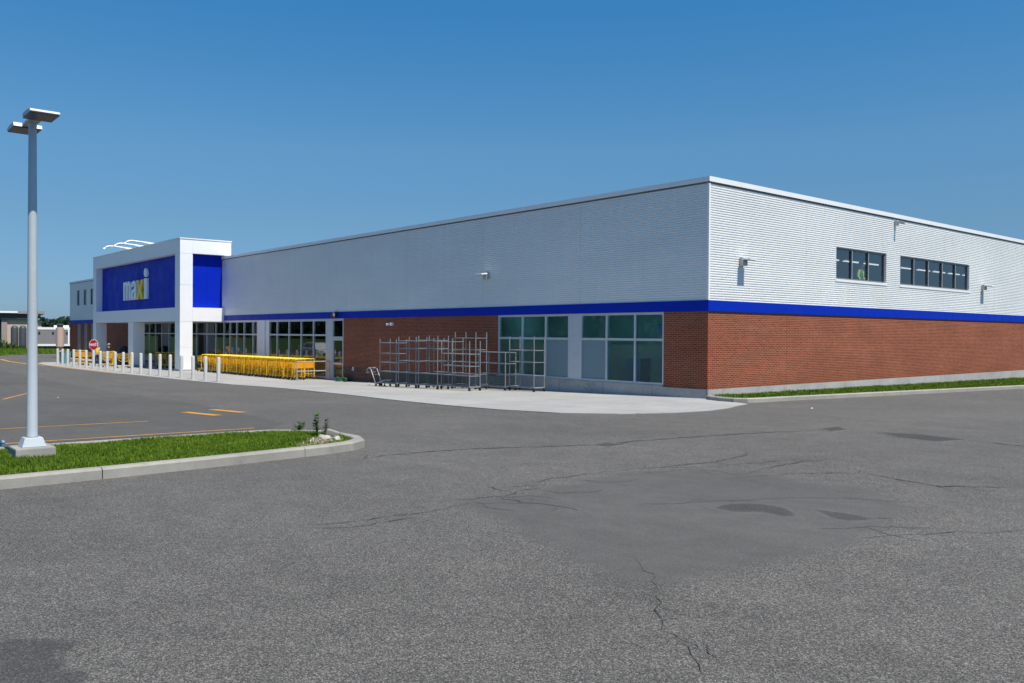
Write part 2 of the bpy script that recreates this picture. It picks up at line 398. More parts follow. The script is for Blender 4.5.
def inside(p, poly):
    x, y = p; c = False; n = len(poly)
    for i in range(n):
        a, b = poly[i], poly[i - 1]
        if (a[1] > y) != (b[1] > y) and x < (b[0] - a[0]) * (y - a[1]) / (b[1] - a[1]) + a[0]: c = not c
    return c
def jag(pts, amp, seg=.25, closed=True):
    out = []; n = len(pts); prev = 0.
    for i in range(n if closed else n - 1):
        a = Vector(pts[i]); b = Vector(pts[(i + 1) % n]); L = (b - a).length; k = max(1, int(L / seg))
        nrm = Vector((-(b - a).y, (b - a).x)).normalized() if L > 0 else Vector((0, 0))
        for j in range(k):
            prev = prev * .6 + random.uniform(-1, 1) * amp; out.append(tuple(a + (b - a) * (j / k) + nrm * prev))
    if not closed: out.append(tuple(pts[-1]))
    return out

# parking-bay asphalt left of the island (older, smoother, darker)
drape('parking_asphalt', jag([(.6, -15.9), (-.5, -15.1), (-9, -13.9), (-24, -13.2), (-60, -12.5), (-75, -14), (-75, -60), (.6, -60)], .05, .8), .004, 'asphalt_old')
# central smoother patch and the dark oil-stained patch at lower left
def soft_patch(name, poly, off, mat, feather, step, wob=.25, under='asphalt'):
    q_ = feather * 1.7; x0 = min(p[0] for p in poly) - q_; x1 = max(p[0] for p in poly) + q_; y0 = min(p[1] for p in poly) - q_; y1 = max(p[1] for p in poly) + q_
    nx = int((x1 - x0) / step) + 1; ny = int((y1 - y0) / step) + 1; vs = []; fd = []
    for j in range(ny):
        for i in range(nx):
            x = x0 + i * step; y = y0 + j * step; vs.append((x, y, gz(x, y) + off)); d = 1e9
            for k in range(len(poly)):
                ax, ay = poly[k - 1]; bx, by = poly[k]; L = (bx - ax) ** 2 + (by - ay) ** 2
                u = max(0, min(1, ((x - ax) * (bx - ax) + (y - ay) * (by - ay)) / L)); d = min(d, math.hypot(x - ax - u * (bx - ax), y - ay - u * (by - ay)))
            fd.append(d if inside((x, y), poly) else -d)
    vs = [(x, y, gz(x, y) + off - (off + .003) * min(1, max(0, (-d - feather * .7) / (feather * .5)))) for (x, y, _), d in zip(vs, fd)]
    fs = [(j * nx + i, j * nx + i + 1, (j + 1) * nx + i + 1, (j + 1) * nx + i) for j in range(ny - 1) for i in range(nx - 1)
          if max(fd[j * nx + i], fd[j * nx + i + 1], fd[(j + 1) * nx + i], fd[(j + 1) * nx + i + 1]) > -feather * 1.5]
    o = MB().add(vs, fs).build(name, mat, fix=False); at_ = o.data.attributes.new('edge_dist', 'FLOAT', 'POINT')
    for i, v in enumerate(fd): at_.data[i].value = v
    o.data.materials[0] = mat_worn(mat + '_worn', under, mat, -feather * .3, feather * .3, wob)
    return structure(o)
pc = [gpt(*p) for p in [(448, 497), (505, 499), (560, 486), (640, 472), (735, 469), (800, 481), (868, 487), (905, 506), (868, 540), (800, 557), (735, 572), (670, 582), (618, 585), (570, 556), (505, 525)]]
soft_patch('asphalt_patch', pc, .006, 'asphalt_patch', .5, .09, .16)
pd = [gpt(*p) for p in [(-8, 646), (12, 641), (44, 639), (60, 641), (82, 644), (68, 651), (59, 652), (58, 664), (56, 674), (84, 671), (87, 679), (72, 690), (-8, 696)]]
soft_patch('asphalt_patch', jag(pd, .012, .08), .006, 'asphalt_dark', .10, .035, .06)

def ribbon(mb, pts, w, amp=.03, seg=.12, taper=True, h=.008):
    p = jag(pts, amp, seg, False); n = len(p); vs = []; fs = []
    for i, a in enumerate(p):
        t = Vector(p[min(i + 1, n - 1)]) - Vector(p[max(i - 1, 0)])
        nn = Vector((-t.y, t.x)).normalized() if t.length else Vector((1, 0))
        q = w * random.uniform(.35, 1.3) * (min(1, .15 + 6 * min(i, n - 1 - i) / n) if taper else 1)
        for s in (-1, 1):
            c = Vector(a) + nn * s * q / 2; vs.append((c.x, c.y, gz(c.x, c.y) + h))
        if i: fs.append((2 * i - 2, 2 * i - 1, 2 * i + 1, 2 * i))
    mb.add(vs, fs)
def up_faces(o):
    for p in o.data.polygons:
        if p.normal.z < 0: p.flip()
    return o
def crack(mb, px, w, branch=.5, amp=.045):
    pts = [gpt(*p) for p in px]; ribbon(mb, pts, w, amp, .09)
    for a, b in zip(pts, pts[1:]):
        if random.random() < branch:
            t = random.random(); p = (a[0] + (b[0] - a[0]) * t, a[1] + (b[1] - a[1]) * t); an = math.atan2(b[1] - a[1], b[0] - a[0]) + random.choice((-1, 1)) * random.uniform(.4, 1.3); q = [p]
            for _ in range(random.randint(2, 5)):
                an += random.uniform(-.5, .5); L = random.uniform(.06, .2); q.append((q[-1][0] + math.cos(an) * L, q[-1][1] + math.sin(an) * L))
            ribbon(mb, q, w * .45, amp * .5, .08)
mb = MB()
for pts, w in [
    ([(452, 501), (480, 499), (505, 497), (520, 490), (545, 489)], .035), ([(497, 497), (520, 503), (548, 506), (560, 508), (578, 511)], .04),
    ([(600, 445), (625, 443)], .05), ([(885, 434), (930, 437), (975, 441)], .07), ([(712, 510), (735, 507), (760, 507), (782, 512)], .06), ([(818, 513), (845, 516), (872, 520)], .05),
    ([(655, 594), (660, 603), (653, 610), (655, 622), (662, 630)], .010), ([(730, 478), (790, 474), (860, 473)], .03)]:
    crack(mb, pts, w * .8, .5)
structure(up_faces(mb.build('asphalt_cracks', 'crack', fix=False)))
mb = MB()
for pts, w in [([(345, 461), (400, 454), (470, 449), (560, 446), (600, 445), (640, 441), (720, 435), (800, 431), (838, 429)], .07), ([(540, 492), (560, 494), (600, 492)], .05),
    ([(295, 527), (330, 524), (372, 521), (405, 515), (430, 512), (470, 502)], .022), ([(300, 528), (350, 526), (420, 517)], .02),
    ([(500, 488), (530, 486), (538, 482), (560, 478), (630, 470), (700, 464), (735, 458), (750, 452)], .035),
    ([(640, 474), (690, 470), (715, 471), (740, 476), (760, 470), (800, 462), (845, 458)], .035), ([(650, 468), (700, 468), (760, 463), (800, 459)], .03),
    ([(860, 473), (905, 481), (940, 486), (1000, 488), (1040, 488)], .04), ([(975, 441), (1030, 447)], .06), ([(860, 540), (900, 536), (960, 533), (1030, 532)], .02),
    ([(662, 630), (680, 640), (702, 652)], .014), ([(640, 560), (655, 575), (655, 594)], .02), ([(640, 505), (680, 503), (760, 500)], .03), ([(820, 530), (870, 527), (930, 529)], .05),
    ([(470, 502), (490, 508), (515, 512)], .03), ([(560, 478), (600, 483), (640, 480)], .03), ([(760, 500), (820, 498), (900, 503)], .03), ([(690, 640), (720, 660)], .012), ([(505, 499), (530, 496), (560, 500)], .03)]:
    crack(mb, pts, w * .8, .35, .04)
structure(up_faces(mb.build('asphalt_hairlines', 'crack_soft', fix=False)))
for pts in ([(712, 509), (730, 505), (760, 505), (782, 509), (797, 518), (780, 517), (765, 513), (735, 513)], [(816, 511), (842, 514), (874, 520), (850, 522), (832, 519)],
            [(592, 446), (606, 443), (624, 445), (608, 447)], [(880, 433), (920, 435), (965, 440), (935, 442), (900, 438)], [(822, 429), (838, 427), (845, 430), (830, 432)]):
    soft_patch('pothole', [gpt(*p) for p in pts], .012, 'crack', .09, .025, .05, 'asphalt_patch' if 700 < pts[0][0] < 820 and pts[0][1] > 500 else 'asphalt')

# painted markings
def line_between(mb, a, b, w, h=.008, seg=1.5):
    a = Vector(a); b = Vector(b); t = (b - a).normalized(); n = Vector((-t.y, t.x)) * w / 2; k = max(1, int((b - a).length / seg))
    cuts = sorted(set([i / k for i in range(k + 1)] + ([(-24 - a.x) / (b.x - a.x)] if (a.x + 24) * (b.x + 24) < 0 else [])))
    vs = []
    for q in cuts:
        c = a + (b - a) * q
        for s in (1, -1): e = c + n * s; vs.append((e.x, e.y, gz(e.x, e.y) + h))
    mb.add(vs, [(2 * i, 2 * i + 1, 2 * i + 3, 2 * i + 2) for i in range(len(cuts) - 1)])
mb = MB()
for x in (.32, -3.1, -6.5):
    if x > -6: line_between(mb, (x, -16.1 if x > 0 else -17.2), (x, -34), .10)
line_between(mb, (-16.4, -17.9), (-22, -15.9), .10)
line_between(mb, gpt(185, 412.3), gpt(218, 415.6), .26); line_between(mb, gpt(212, 409.7), gpt(243, 412.6), .26)
structure(up_faces(mb.build('bay_lines', 'yellow_line', fix=False)))
mb = MB()
cl = [(-78.2, -6.2), (-79.2, -7.0), (-77.8, -7.7), (-70, -8.3), (-62, -8.4), (-57.6, -8.05)]
for a, b in zip(cl, cl[1:]): line_between(mb, a, b, .32)
structure(up_faces(mb.build('lane_edge_line', 'yellow_line', fix=False)))

# concrete walk along the shop front, with its curving front edge
walk_edge = [(-59.5, -7.75), (-50, -7.75), (-40.3, -7.55), (-31.7, -7.1), (-27.5, -6.85), (-24.4, -6.62), (-20, -6.6), (-16.2, -6.84), (-11, -7.5), (-6.2, -8.24), (-3.2, -8.55), (-.6, -8.62), (1.5, -8.3), (2.8, -7.4), (3.45, -6.0), (3.56, -4.7), (3.3, -3.5), (2.9, -2.5), (2.55, -1.45)]
structure(drape('sidewalk', walk_edge + [(1.9, -1.1), (.95, -.8), (.05, -.35), (0, .3), (-85, .3), (-85, -.9), (-66.5, -2.0), (-66.5, -6.4), (-62.5, -7.6)], .018, 'walk', .12))
mb = MB(); yl = [(-58.8, -7.86), (-50, -7.86), (-40.3, -7.66), (-39.2, -7.62)]
for a, b in zip(yl, yl[1:]): line_between(mb, a, b, .20, .012)
structure(up_faces(mb.build('walk_edge_line', 'yellow_line', fix=False)))

# curbs
def curb(name, path, w=.17, h=.145, seg=3.0, mat='curb', closed=False):
    pts = [Vector(p) for p in path]; res = [pts[0]]
    for a, b in zip(pts, pts[1:]):
        k = max(1, int((b - a).length / .4)); res += [a + (b - a) * (i + 1) / k for i in range(k)]
    mb = MB(); run = 0; cur = []
    def flush(c):
        if len(c) < 2: return
        prof = [(-w / 2, -.15), (-w / 2, h - .03), (-w / 2 + .03, h), (w / 2 - .02, h), (w / 2, h - .02), (w / 2, -.15)]
        vs = []; n = len(prof)
        for i, p in enumerate(c):
            t = (c[min(i + 1, len(c) - 1)] - c[max(i - 1, 0)]).normalized(); nn = Vector((t.y, -t.x))
            for d, z in prof: q = p + nn * (-d); vs.append((q.x, q.y, gz(q.x, q.y) + z))
        fs = [(i * n + j, i * n + j + 1, (i + 1) * n + j + 1, (i + 1) * n + j) for i in range(len(c) - 1) for j in range(n - 1)]
        fs += [tuple(range(n)), tuple((len(c) - 1) * n + j for j in range(n - 1, -1, -1))]; mb.add(vs, fs)
    for i, p in enumerate(res):
        cur.append(p)
        if i: run += (p - res[i - 1]).length
        if run > seg:
            d = (p - res[i - 1]).normalized(); c2 = cur[:-1] + [p - d * .008]; flush(c2); cur = [p]; run = 0
    flush(cur)
    return structure(mb.build(name, mat))
island = [(6.25, -40), (6.1, -25), (5.98, -21.7), (5.9, -20.6), (5.74, -19.2), (5.55, -18.0), (5.42, -17.2), (5.24, -16.65), (4.95, -16.28), (4.5, -16.08), (3.8, -16.02), (3.15, -16.08), (2.7, -16.32), (2.4, -16.7), (2.28, -17.5), (2.3, -19), (2.4, -21), (2.4, -40)]
curb('curb', island, .19)
lawn_edge = [(.17, -.14), (.55, -.46), (1.2, -.80), (1.75, -.92), (2.05, -.75), (2.2, -.3), (2.27, .8), (2.42, 2.2), (3.0, 7.4), (4.1, 16.5), (5.9, 32), (8, 50), (9.2, 60), (10.5, 70)]
curb('curb', lawn_edge, .19)

# grass
def grass(name, poly, bb, n, hmin, hmax, base, label, bare=None, wid=.008):
    vs = []; fs = []; k = 0
    while k < n:
        x = random.uniform(bb[0], bb[2]); y = random.uniform(bb[1], bb[3])
        if not inside((x, y), poly): continue
        if bare and random.random() < bare(x, y): k += 1; continue
        cl = .75 + .5 * (math.sin(x * 2.3 + 1.3 * math.sin(y * 1.7)) * math.sin(y * 2.9 + x) * .5 + .5)
        h = random.uniform(hmin, hmax) * cl; a = random.uniform(0, 6.283); w = wid * random.uniform(.6, 1.3)
        z = gz(x, y) + base; la = random.uniform(0, 6.283); ln = random.uniform(.1, .75) * h
        dx, dy = math.cos(a) * w, math.sin(a) * w; lx, ly = math.cos(la) * ln, math.sin(la) * ln; o = len(vs)
        vs += [(x - dx, y - dy, z), (x + dx, y + dy, z), (x + dx * .7 + lx * .4, y + dy * .7 + ly * .4, z + h * .6), (x - dx * .7 + lx * .4, y - dy * .7 + ly * .4, z + h * .6), (x + lx, y + ly, z + h)]
        fs += [(o, o + 1, o + 2, o + 3), (o + 3, o + 2, o + 4)]; k += 1
    o = MB().add(vs, fs).build(name, 'grass', fix=False); tag(o, label, 'grass', kind='stuff'); return o
isl_in = [(p[0] - .1 if p[0] > 3 else p[0] + .1, p[1] - (.09 if p[1] > -17.1 else 0)) for p in island]
soil = []
for q in [(286, 448), (300, 441), (312, 436), (318, 433.5), (335, 434), (350, 437.5), (356, 441), (345, 445), (325, 448), (305, 450)]:
    p = Vector(gpt(*q, .12)); c = Vector((3.9, -16.75))
    while not inside((c + (p - c) * 1.03), isl_in): p = c + (p - c) * .96
    soil.append(tuple(p))
drape('island_turf', isl_in, .10, 'turf')
def bare_tip(x, y): return .93 if inside((x + random.gauss(0, .12), y + random.gauss(0, .12)), soil) else 0.
grass('grass', isl_in, (.7, -25, 6.2, -15.2), 110000, .03, .075, .10, 'short green grass filling the curbed parking island', bare_tip, .0055)
lawn_in = [(.02, .1)] + [(p[0] - .09, p[1] + .09 if p[1] < 0 else p[1]) for p in lawn_edge[1:]] + [(0.02, 70)]
drape('lawn_turf', lawn_in, .09, 'turf')
grass('grass', lawn_in, (0, -1, 9, 42), 60000, .04, .10, .09, 'narrow strip of green lawn along the sunlit brick wall', None, .012)
# bare soil at the island tip
drape('bare_soil', jag(soil, .02, .12), .108, 'soil')

# ---------------------------------------------------------------- supermarket
B = thing('supermarket', 'large white ribbed metal and red brick supermarket with a blue band and white entrance portal', 'supermarket', (0, 0, 0))
XL, YB = -84.6, 70.
PX0, PX1 = -63.1, -41.5           # entrance portal extents
def siding(mb, face, a0, a1, z0, z1, pitch=.083, dep=.016):
    zs = []; k0 = int(math.floor(z0 / pitch)) - 1; k1 = int(math.ceil(z1 / pitch)) + 1
    def d(z):
        q = (z / pitch) % 1.
        if q < .12: return dep * q / .12
        if q < .52: return dep
        if q < .64: return dep * (.64 - q) / .12
        return 0.
    for k in range(k0, k1):
        for q in (0, .12, .52, .64):
            z = (k + q) * pitch
            if z0 < z < z1: zs.append(z)
    zs = [z0] + zs + [z1]; vs = []
    for z in zs:
        o = d(z)
        for a in (a0, a1): vs.append((a, -o, z) if face == 'f' else (o, a, z))
    fs = [(2 * i, 2 * i + 1, 2 * i + 3, 2 * i + 2) for i in range(len(zs) - 1)]
    if face == 's': fs = [f for f in fs]
    mb.add(vs, fs)
# side wall upper windows (y0,y1) z0..z1
SW = [(8.34, 12.54), (13.84, 21.22)]; SZ = (4.44, 5.71)
mb = MB()
siding(mb, 's', .05, YB, 3.34, SZ[0]); siding(mb, 's', .05, YB, SZ[1], 7.31)
for a, b in ((.05, SW[0][0]), (SW[0][1], SW[1][0]), (SW[1][1], YB)): siding(mb, 's', a, b, *SZ)
mb.build('metal_siding', 'siding', B, fix=False); mb = MB()
# front with slit windows left of the portal
SLIT = [(-81.65, -80.5), (-79.0, -77.85), (-76.4, -75.25)]
siding(mb, 'f', -42.05, -.05, 3.34, 7.31); mb.build('metal_siding', 'siding', B, fix=False); mb = MB()
siding(mb, 'f', XL, -62.9, 6.5, 7.31); siding(mb, 'f', XL, -62.9, 3.34, 4.88)
xs = [XL] + [q for s in SLIT for q in s] + [-62.9]
for i in range(0, len(xs), 2): siding(mb, 'f', xs[i], xs[i + 1], 4.88, 6.5)
mb.build('metal_siding', 'siding', B, fix=False)
mb = MB(); mb.box(-.055, -.03, 3.343, .03, .055, 7.31); mb.build('corner_trim', 'coping', B)
# coping
mb = MB(); mb.box(XL - .06, -.07, 7.33, .07, .35, 7.5); mb.box(-.35, .352, 7.33, .07, YB, 7.5); mb.box(XL - .06, .352, 7.33, XL + .3, YB, 7.5)
mb.build_each('coping', 'coping', B)
mb = MB(); mb.box(XL, -.04, 7.285, .04, .3, 7.328); mb.box(-.3, .302, 7.285, .04, YB, 7.328); mb.build_each('coping_flashing_shade', 'flash_shade', B)  # flashing strip, coloured dark as the shadow under the coping
MB().box(XL + .01, .004, 6.9, -.004, YB, 7.0).build('roof', 'roof', B)
# blue band
mb = MB(); mb.box(-41.95, -.045, 2.97, .045, -.002, 3.34); mb.box(.002, .0005, 2.97, .045, YB, 3.34); mb.box(XL, -.045, 2.97, -63.0, -.002, 3.34)
mb.build_each('accent_band', 'band', B)
# brickwork
FW = [(-11.15, -6.69), (-6.1, -1.9)]       # two front windows
mb = MB()
mb.box(-1.9, 0, .32, 0, .25, 3.335); mb.box(-24.65, 0, .32, -11.15, .25, 3.335)
mb.box(-.25, .252, .32, 0, YB, 3.335)
mb.box(-63.7, .0, -1.1, -61.2, .25, 3.335)
LOW = [(-81.8, -80.2), (-79.1, -77.6), (-76.4, -74.9)]
xs = [XL] + [q for s in LOW for q in s] + [-63.7]
for i in range(0, len(xs), 2): mb.box(xs[i], 0, -1.1, xs[i + 1], .25, 3.335)
mb.build_each('brick_wall', 'brick', B)
mb = MB(); mb.box(-24.65, -.012, -1., -13.2, .24, .318); mb.build('block_plinth', 'block', B)
mb = MB(); mb.box(-13.19, -.03, -1.1, .03, .24, .318); mb.box(-.24, .2405, -1.1, .03, YB, .318)
mb.box(-11.15, -.06, .3185, -1.9, .2, .36)
mb.build_each('foundation', 'found', B)
# other outside walls (far sides)
mb = MB(); mb.box(XL, .26, -1.1, XL + .2, YB, 7.3); mb.box(XL + .2, YB - .2, -1.1, 0, YB, 7.3); mb.build_each('rear_wall', 'siding', B)
# interior shell
sheet = MB(); n = [(x, y, gz(x, y) + .12) for y in (.3, 22) for x in (XL + .2, -24, -.26)]
sheet.add(n, [(0, 1, 4, 3), (1, 2, 5, 4)]); sheet.build('interior_floor', 'int_floor', B, fix=False)
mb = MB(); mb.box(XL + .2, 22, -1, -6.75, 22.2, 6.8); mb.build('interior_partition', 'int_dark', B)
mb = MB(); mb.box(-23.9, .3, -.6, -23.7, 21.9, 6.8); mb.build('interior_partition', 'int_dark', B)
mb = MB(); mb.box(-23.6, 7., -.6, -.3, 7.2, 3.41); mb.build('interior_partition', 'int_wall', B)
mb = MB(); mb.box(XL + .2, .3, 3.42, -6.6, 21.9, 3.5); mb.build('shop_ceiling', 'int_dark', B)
mb = MB(); mb.box(-6.5, .3, 3.42, -.26, 40, 3.52); mb.build('upper_floor', 'int_floor', B)
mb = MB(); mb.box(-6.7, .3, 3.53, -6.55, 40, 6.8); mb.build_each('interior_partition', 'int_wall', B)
mb = MB(); mb.box(-6.5, 6.0, 3.53, -.3, 6.1, 6.8); mb.box(-6.5, 38, 3.53, -.3, 38.1, 6.8); mb.build_each('interior_partition', 'int_wall', B)

def window(name, face, a0, a1, z0, z1, vs, hs, mat_frame, glass, fw_=.06, rec=.06, dep=.09, spandrel=None, parent=B, spm='spandrel', reveal=False):
    """frame of bars in the wall plane; panes one mesh; a = along wall"""
    P = (lambda a, d, z: (a, d, z)) if face == 'f' else (lambda a, d, z: (-d, a, z))
    def bx(mb, a0, a1, d0, d1, z0, z1):
        p, q = P(a0, d0, z0), P(a1, d1, z1); mb.box(min(p[0], q[0]), min(p[1], q[1]), z0, max(p[0], q[0]), max(p[1], q[1]), z1)
    fr = MB(); h = fw_ / 2
    bx(fr, a0, a0 + fw_, rec - .02, rec + dep, z0, z1); bx(fr, a1 - fw_, a1, rec - .02, rec + dep, z0, z1)
    bx(fr, a0 + fw_, a1 - fw_, rec - .02, rec + dep, z0, z0 + fw_); bx(fr, a0 + fw_, a1 - fw_, rec - .02, rec + dep, z1 - fw_, z1)
    for v in vs: bx(fr, v - h, v + h, rec - .017, rec + dep, z0 + fw_, z1 - fw_)
    ed = [a0 + fw_] + [q for v in vs for q in (v - h, v + h)] + [a1 - fw_]
    for z in hs:
        for i in range(0, len(ed), 2): bx(fr, ed[i], ed[i + 1], rec - .014, rec + dep, z - h, z + h)
    w = fr.build(name, mat_frame, parent)
    gl = MB(); sp = MB(); zz = [z0 + fw_] + [q for z in hs for q in (z - h, z + h)] + [z1 - fw_]
    for i in range(0, len(ed), 2):
        for j in range(0, len(zz), 2):
            tgt = sp if spandrel and (i // 2, j // 2) in spandrel else gl
            bx(tgt, ed[i], ed[i + 1], rec + .03, rec + .045, zz[j], zz[j + 1])
    if reveal:
        rv = MB(); e = .035
        bx(rv, a0 - e, a0, .002, rec + dep, z0 - e, z1 + e); bx(rv, a1, a1 + e, .002, rec + dep, z0 - e, z1 + e); bx(rv, a0, a1, .002, rec + dep, z0 - e, z0); bx(rv, a0, a1, .002, rec + dep, z1, z1 + e)
        rv.build('window_reveal', 'coping', w)
    if gl.v: gl.build('pane', glass, w)
    if sp.v: sp.build('frosted_pane', spm, w)
    return w
window('window', 'f', *FW[0], .36, 2.968, (-9.55, -8.1), (1.98,), 'frame', 'glass_teal', .085, .05, .1, {(2, 0)})
window('window', 'f', *FW[1], .36, 2.968, (-4.7, -3.28), (1.98,), 'frame', 'glass_teal', .085, .05, .1, {(0, 0)})
mb = MB(); mb.box(-6.69, .03, .36, -6.1, .2, 2.968); mb.build('window_pier_panel', 'frame', B)
window('window', 's', *SW[0], *SZ, (9.72, 11.1), (), 'frame_dark', 'glass_grey', .06, .07, .1, reveal=True)
window('window', 's', *SW[1], *SZ, (15.3, 16.78, 18.26, 19.74), (), 'frame_dark', 'glass_grey', .06, .07, .1, reveal=True)
mb = MB()
for a, b in SW: mb.box(-.06, a - .06, SZ[0] - .10, .035, b + .06, SZ[0] + .002)
mb.build_each('window_sill', 'coping', B)
mb = MB()
for a, b in SW:
    for v in ({SW[0]: (9.72, 11.1), SW[1]: (15.3, 16.78, 18.26, 19.74)}[(a, b)]): mb.box(-.052, v - .055, SZ[0] + .06, -.048 + .02, v - .02, SZ[1] - .06)
mb.build_each('window_mullion', 'alu', B)
for a, b in SLIT: window('window', 'f', a, b, 4.88, 6.5, (), (), 'frame_dark', 'glass_teal', .08, .06, .1, reveal=True)
for a, b in LOW: window('window', 'f', a, b, -1.0, 2.968, (), (1.2,), 'taupe', 'glass_grey', .08, .06, .1, {(0, 0), (0, 1)}, spm='taupe')
# shop front glazing
window('window', 'f', -34.3, -26.6, -.45, 2.93, (-33.1, -31.42, -29.8, -28.22), (2.02,), 'frame', 'glass_clear', .10, .02, .12)
window('window', 'f', -61.2, -36.0, -.55, 2.93, (-59.6, -58., -56.4, -54.8, -53.1, -51.4, -49.2, -47.0, -44.9, -43.2, -41.7, -40.6, -39.45, -38.2, -36.75), (2.02,), 'frame', 'glass_clear', .09, .02, .12)
mb = MB(); mb.box(-36., .0, -.6, -34.9, .2, 2.931); mb.box(-34.88, .05, -.6, -34.62, .2, 2.931); mb.box(-34.6, .0, -.6, -34.302, .2, 2.931); mb.build_each('pier_panel', 'acm', B)
mb = MB(); mb.box(-26.598, .0, -.6, -25.95, .2, 2.931); mb.build_each('pier_panel', 'frame', B)
mb = MB(); mb.box(-61.2, .01, -1., -36.0, .2, -.553); mb.box(-34.3, .01, -1., -26.6, .2, -.453); mb.build_each('glazing_sill', 'found', B)
mb = MB(); mb.box(-61.2, .003, 2.932, -24.66, .2, 3.33); mb.box(-11.15, .003, 2.969, -1.9, .25, 3.33); mb.build_each('window_lintel', 'frame', B)
mb = MB(); mb.box(-61.2, -.02, 2.932, -25.95, .001, 2.966); mb.build('glazing_head', 'frame', B)
window('window', 'f', -25.945, -24.66, 1.86, 2.93, (), (), 'frame', 'glass_clear', .09, .03, .1)
d = window('door', 'f', -25.945, -24.66, -.5, 1.85, (), (.42,), 'frame', 'glass_clear', .12, .035, .1)
hb = MB(); hb.tube([(-24.83, .0, .45), (-24.83, -.05, .47), (-24.83, -.05, .75), (-24.83, .0, .77)], .015); hb.build('handle', 'galv', d)

# entrance portal
PT, PB, PM = 8.55, 7.58, (2.9, 3.85)
PF, PBK = -3.13, -2.27                # front plane, back of columns
def acm_col(mb, x0, x1, y0, y1, z0, z1, cuts):
    zz = [z0] + [c for c in cuts if z0 < c < z1] + [z1]
    for a, b in zip(zz, zz[1:]): mb.box(x0, y0, a + .012, x1, y1, b - .012)
    mb.box(x0 + .02, y0 + .02, z0, x1 - .02, y1 - .02, z1)
cuts = (1.1, 2.88, 5.4, 7.56)
C3 = ((PX0, -62.15, PT - .002), (-53.05, -51.8, 2.895), (-42.48, PX1, PT - .002))
for x0, x1, top in C3:
    mb = MB(); acm_col(mb, x0, x1, PF, PBK, -.8, top, cuts); mb.build('portal_column', 'acm', B)
    mb = MB(); mb.box(x0 - .05, PF - .05, -.8, x1 + .05, PBK + .05, -.42); mb.build('column_plinth', 'found', B)
for z0, z1 in ((PB, PT), (PM[0], PM[1])):
    mb = MB(); xx = [-62.145, -57.4, -52.5, -47.3, -42.485]
    for a, b in zip(xx, xx[1:]): mb.box(a + .01, PF + .005, z0, b - .01, -2.43, z1)
    mb.box(-62.14, PF + .03, z0 + .02, -42.49, -2.41, z1 - .02); mb.build('portal_beam', 'acm', B)
mb = MB()
mb.box(-42.48, PBK + .005, PB, PX1, .45, PT - .003); mb.box(-42.48, PBK + .005, PM[0], PX1, .0, PM[1])
mb.box(PX0, PBK + .005, PB, -62.15, .45, PT - .003); mb.box(PX0, PBK + .005, PM[0], -62.15, .0, PM[1])
mb.build_each('portal_beam', 'acm', B)
mb = MB(); mb.box(PX0 - .04, PF - .04, PT, PX1 + .04, -2.43, PT + .07); mb.box(-42.5, -2.425, PT, PX1 + .04, .49, PT + .07); mb.box(PX0 - .04, -2.425, PT, -62.1, .49, PT + .07); mb.build_each('portal_coping', 'coping', B)
mb = MB(); mb.box(-62.1, -2.38, 8.1, -42.53, .45, 8.2); mb.box(-62.1, .25, 7.0, -42.53, .45, 8.09); mb.build_each('portal_roof', 'roof', B)
mb = MB(); mb.box(-62.1, -2.4, PM[0] + .3, -42.53, -.05, PM[0] + .4); mb.build('portal_soffit', 'acm', B)
SPY = -2.63
SP = MB(); SP.box(-62.145, SPY, PM[1] + .002, -42.485, -2.45, PB - .002)
sign = SP.build('sign_panel', 'panel_blue', B)
mb = MB(); mb.box(-42.15, PBK + .006, PM[1] + .002, -41.98, -1.14, PB - .002); mb.box(-42.15, -1.13, PM[1] + .002, -41.98, -.03, PB - .002); mb.build_each('side_panel', 'panel_blue', B)

# sign letters
def fill(loops, d0, d1, mapf):
    bm = bmesh.new(); es = []
    for lp in loops:
        vs = [bm.verts.new((a, b, 0)) for a, b in lp]
        es += [bm.edges.new((vs[i], vs[(i + 1) % len(vs)])) for i in range(len(vs))]
    bmesh.ops.triangle_fill(bm, edges=es, use_beauty=True)
    r = bmesh.ops.extrude_face_region(bm, geom=bm.faces[:])
    nv = set(v for v in r['geom'] if isinstance(v, bmesh.types.BMVert))
    for v in bm.verts: v.co = Vector(mapf(v.co.x, v.co.y, d1 if v in nv else d0))
    bmesh.ops.recalc_face_normals(bm, faces=bm.faces)
    mb = MB(); bm.verts.index_update(); mb.v = [tuple(v.co) for v in bm.verts]; mb.f = [tuple(v.index for v in f.verts) for f in bm.faces]; bm.free(); return mb
def arc(cx, cy, rx, ry, a0, a1, n=8): return [(cx + rx * math.cos(R(a0 + (a1 - a0) * i / n)), cy + ry * math.sin(R(a0 + (a1 - a0) * i / n))) for i in range(n + 1)]
LZ, LH = 4.66, 1.50
def lmap(x0, w): return lambda a, b, d: (x0 + a * w, SPY - d, LZ + b * LH)
mL = [(0, 0), (.2, 0), (.2, .72)] + arc(.3, .72, .1, .1, 180, 0, 6)[1:-1] + [(.4, .72), (.4, 0), (.6, 0), (.6, .72)] + arc(.7, .72, .1, .1, 180, 0, 6)[1:-1] + [(.8, .72), (.8, 0), (1., 0), (1., .76)] + arc(.76, .76, .24, .24, 0, 110, 6)[1:] + [(.58, .9)] + arc(.4, .8, .2, .2, 60, 120, 3) + [(.2, .9), (.2, .98), (0, .98)]
fill([mL], .004, .16, lmap(-55.55, 1.85)).build('letter', 'white', sign)
aO = [(1, 0), (1, .7)] + arc(.52, .7, .48, .3, 0, 170, 9)[1:] + [(.05, .68), (.36, .68)] + arc(.5, .7, .14, .1, 180, 0, 5)[1:] + [(.64, .6), (.3, .54), (.1, .45), (0, .28)] + arc(.3, .22, .3, .23, 180, 280, 5) + [(.55, .03), (.66, .1), (.68, 0)]
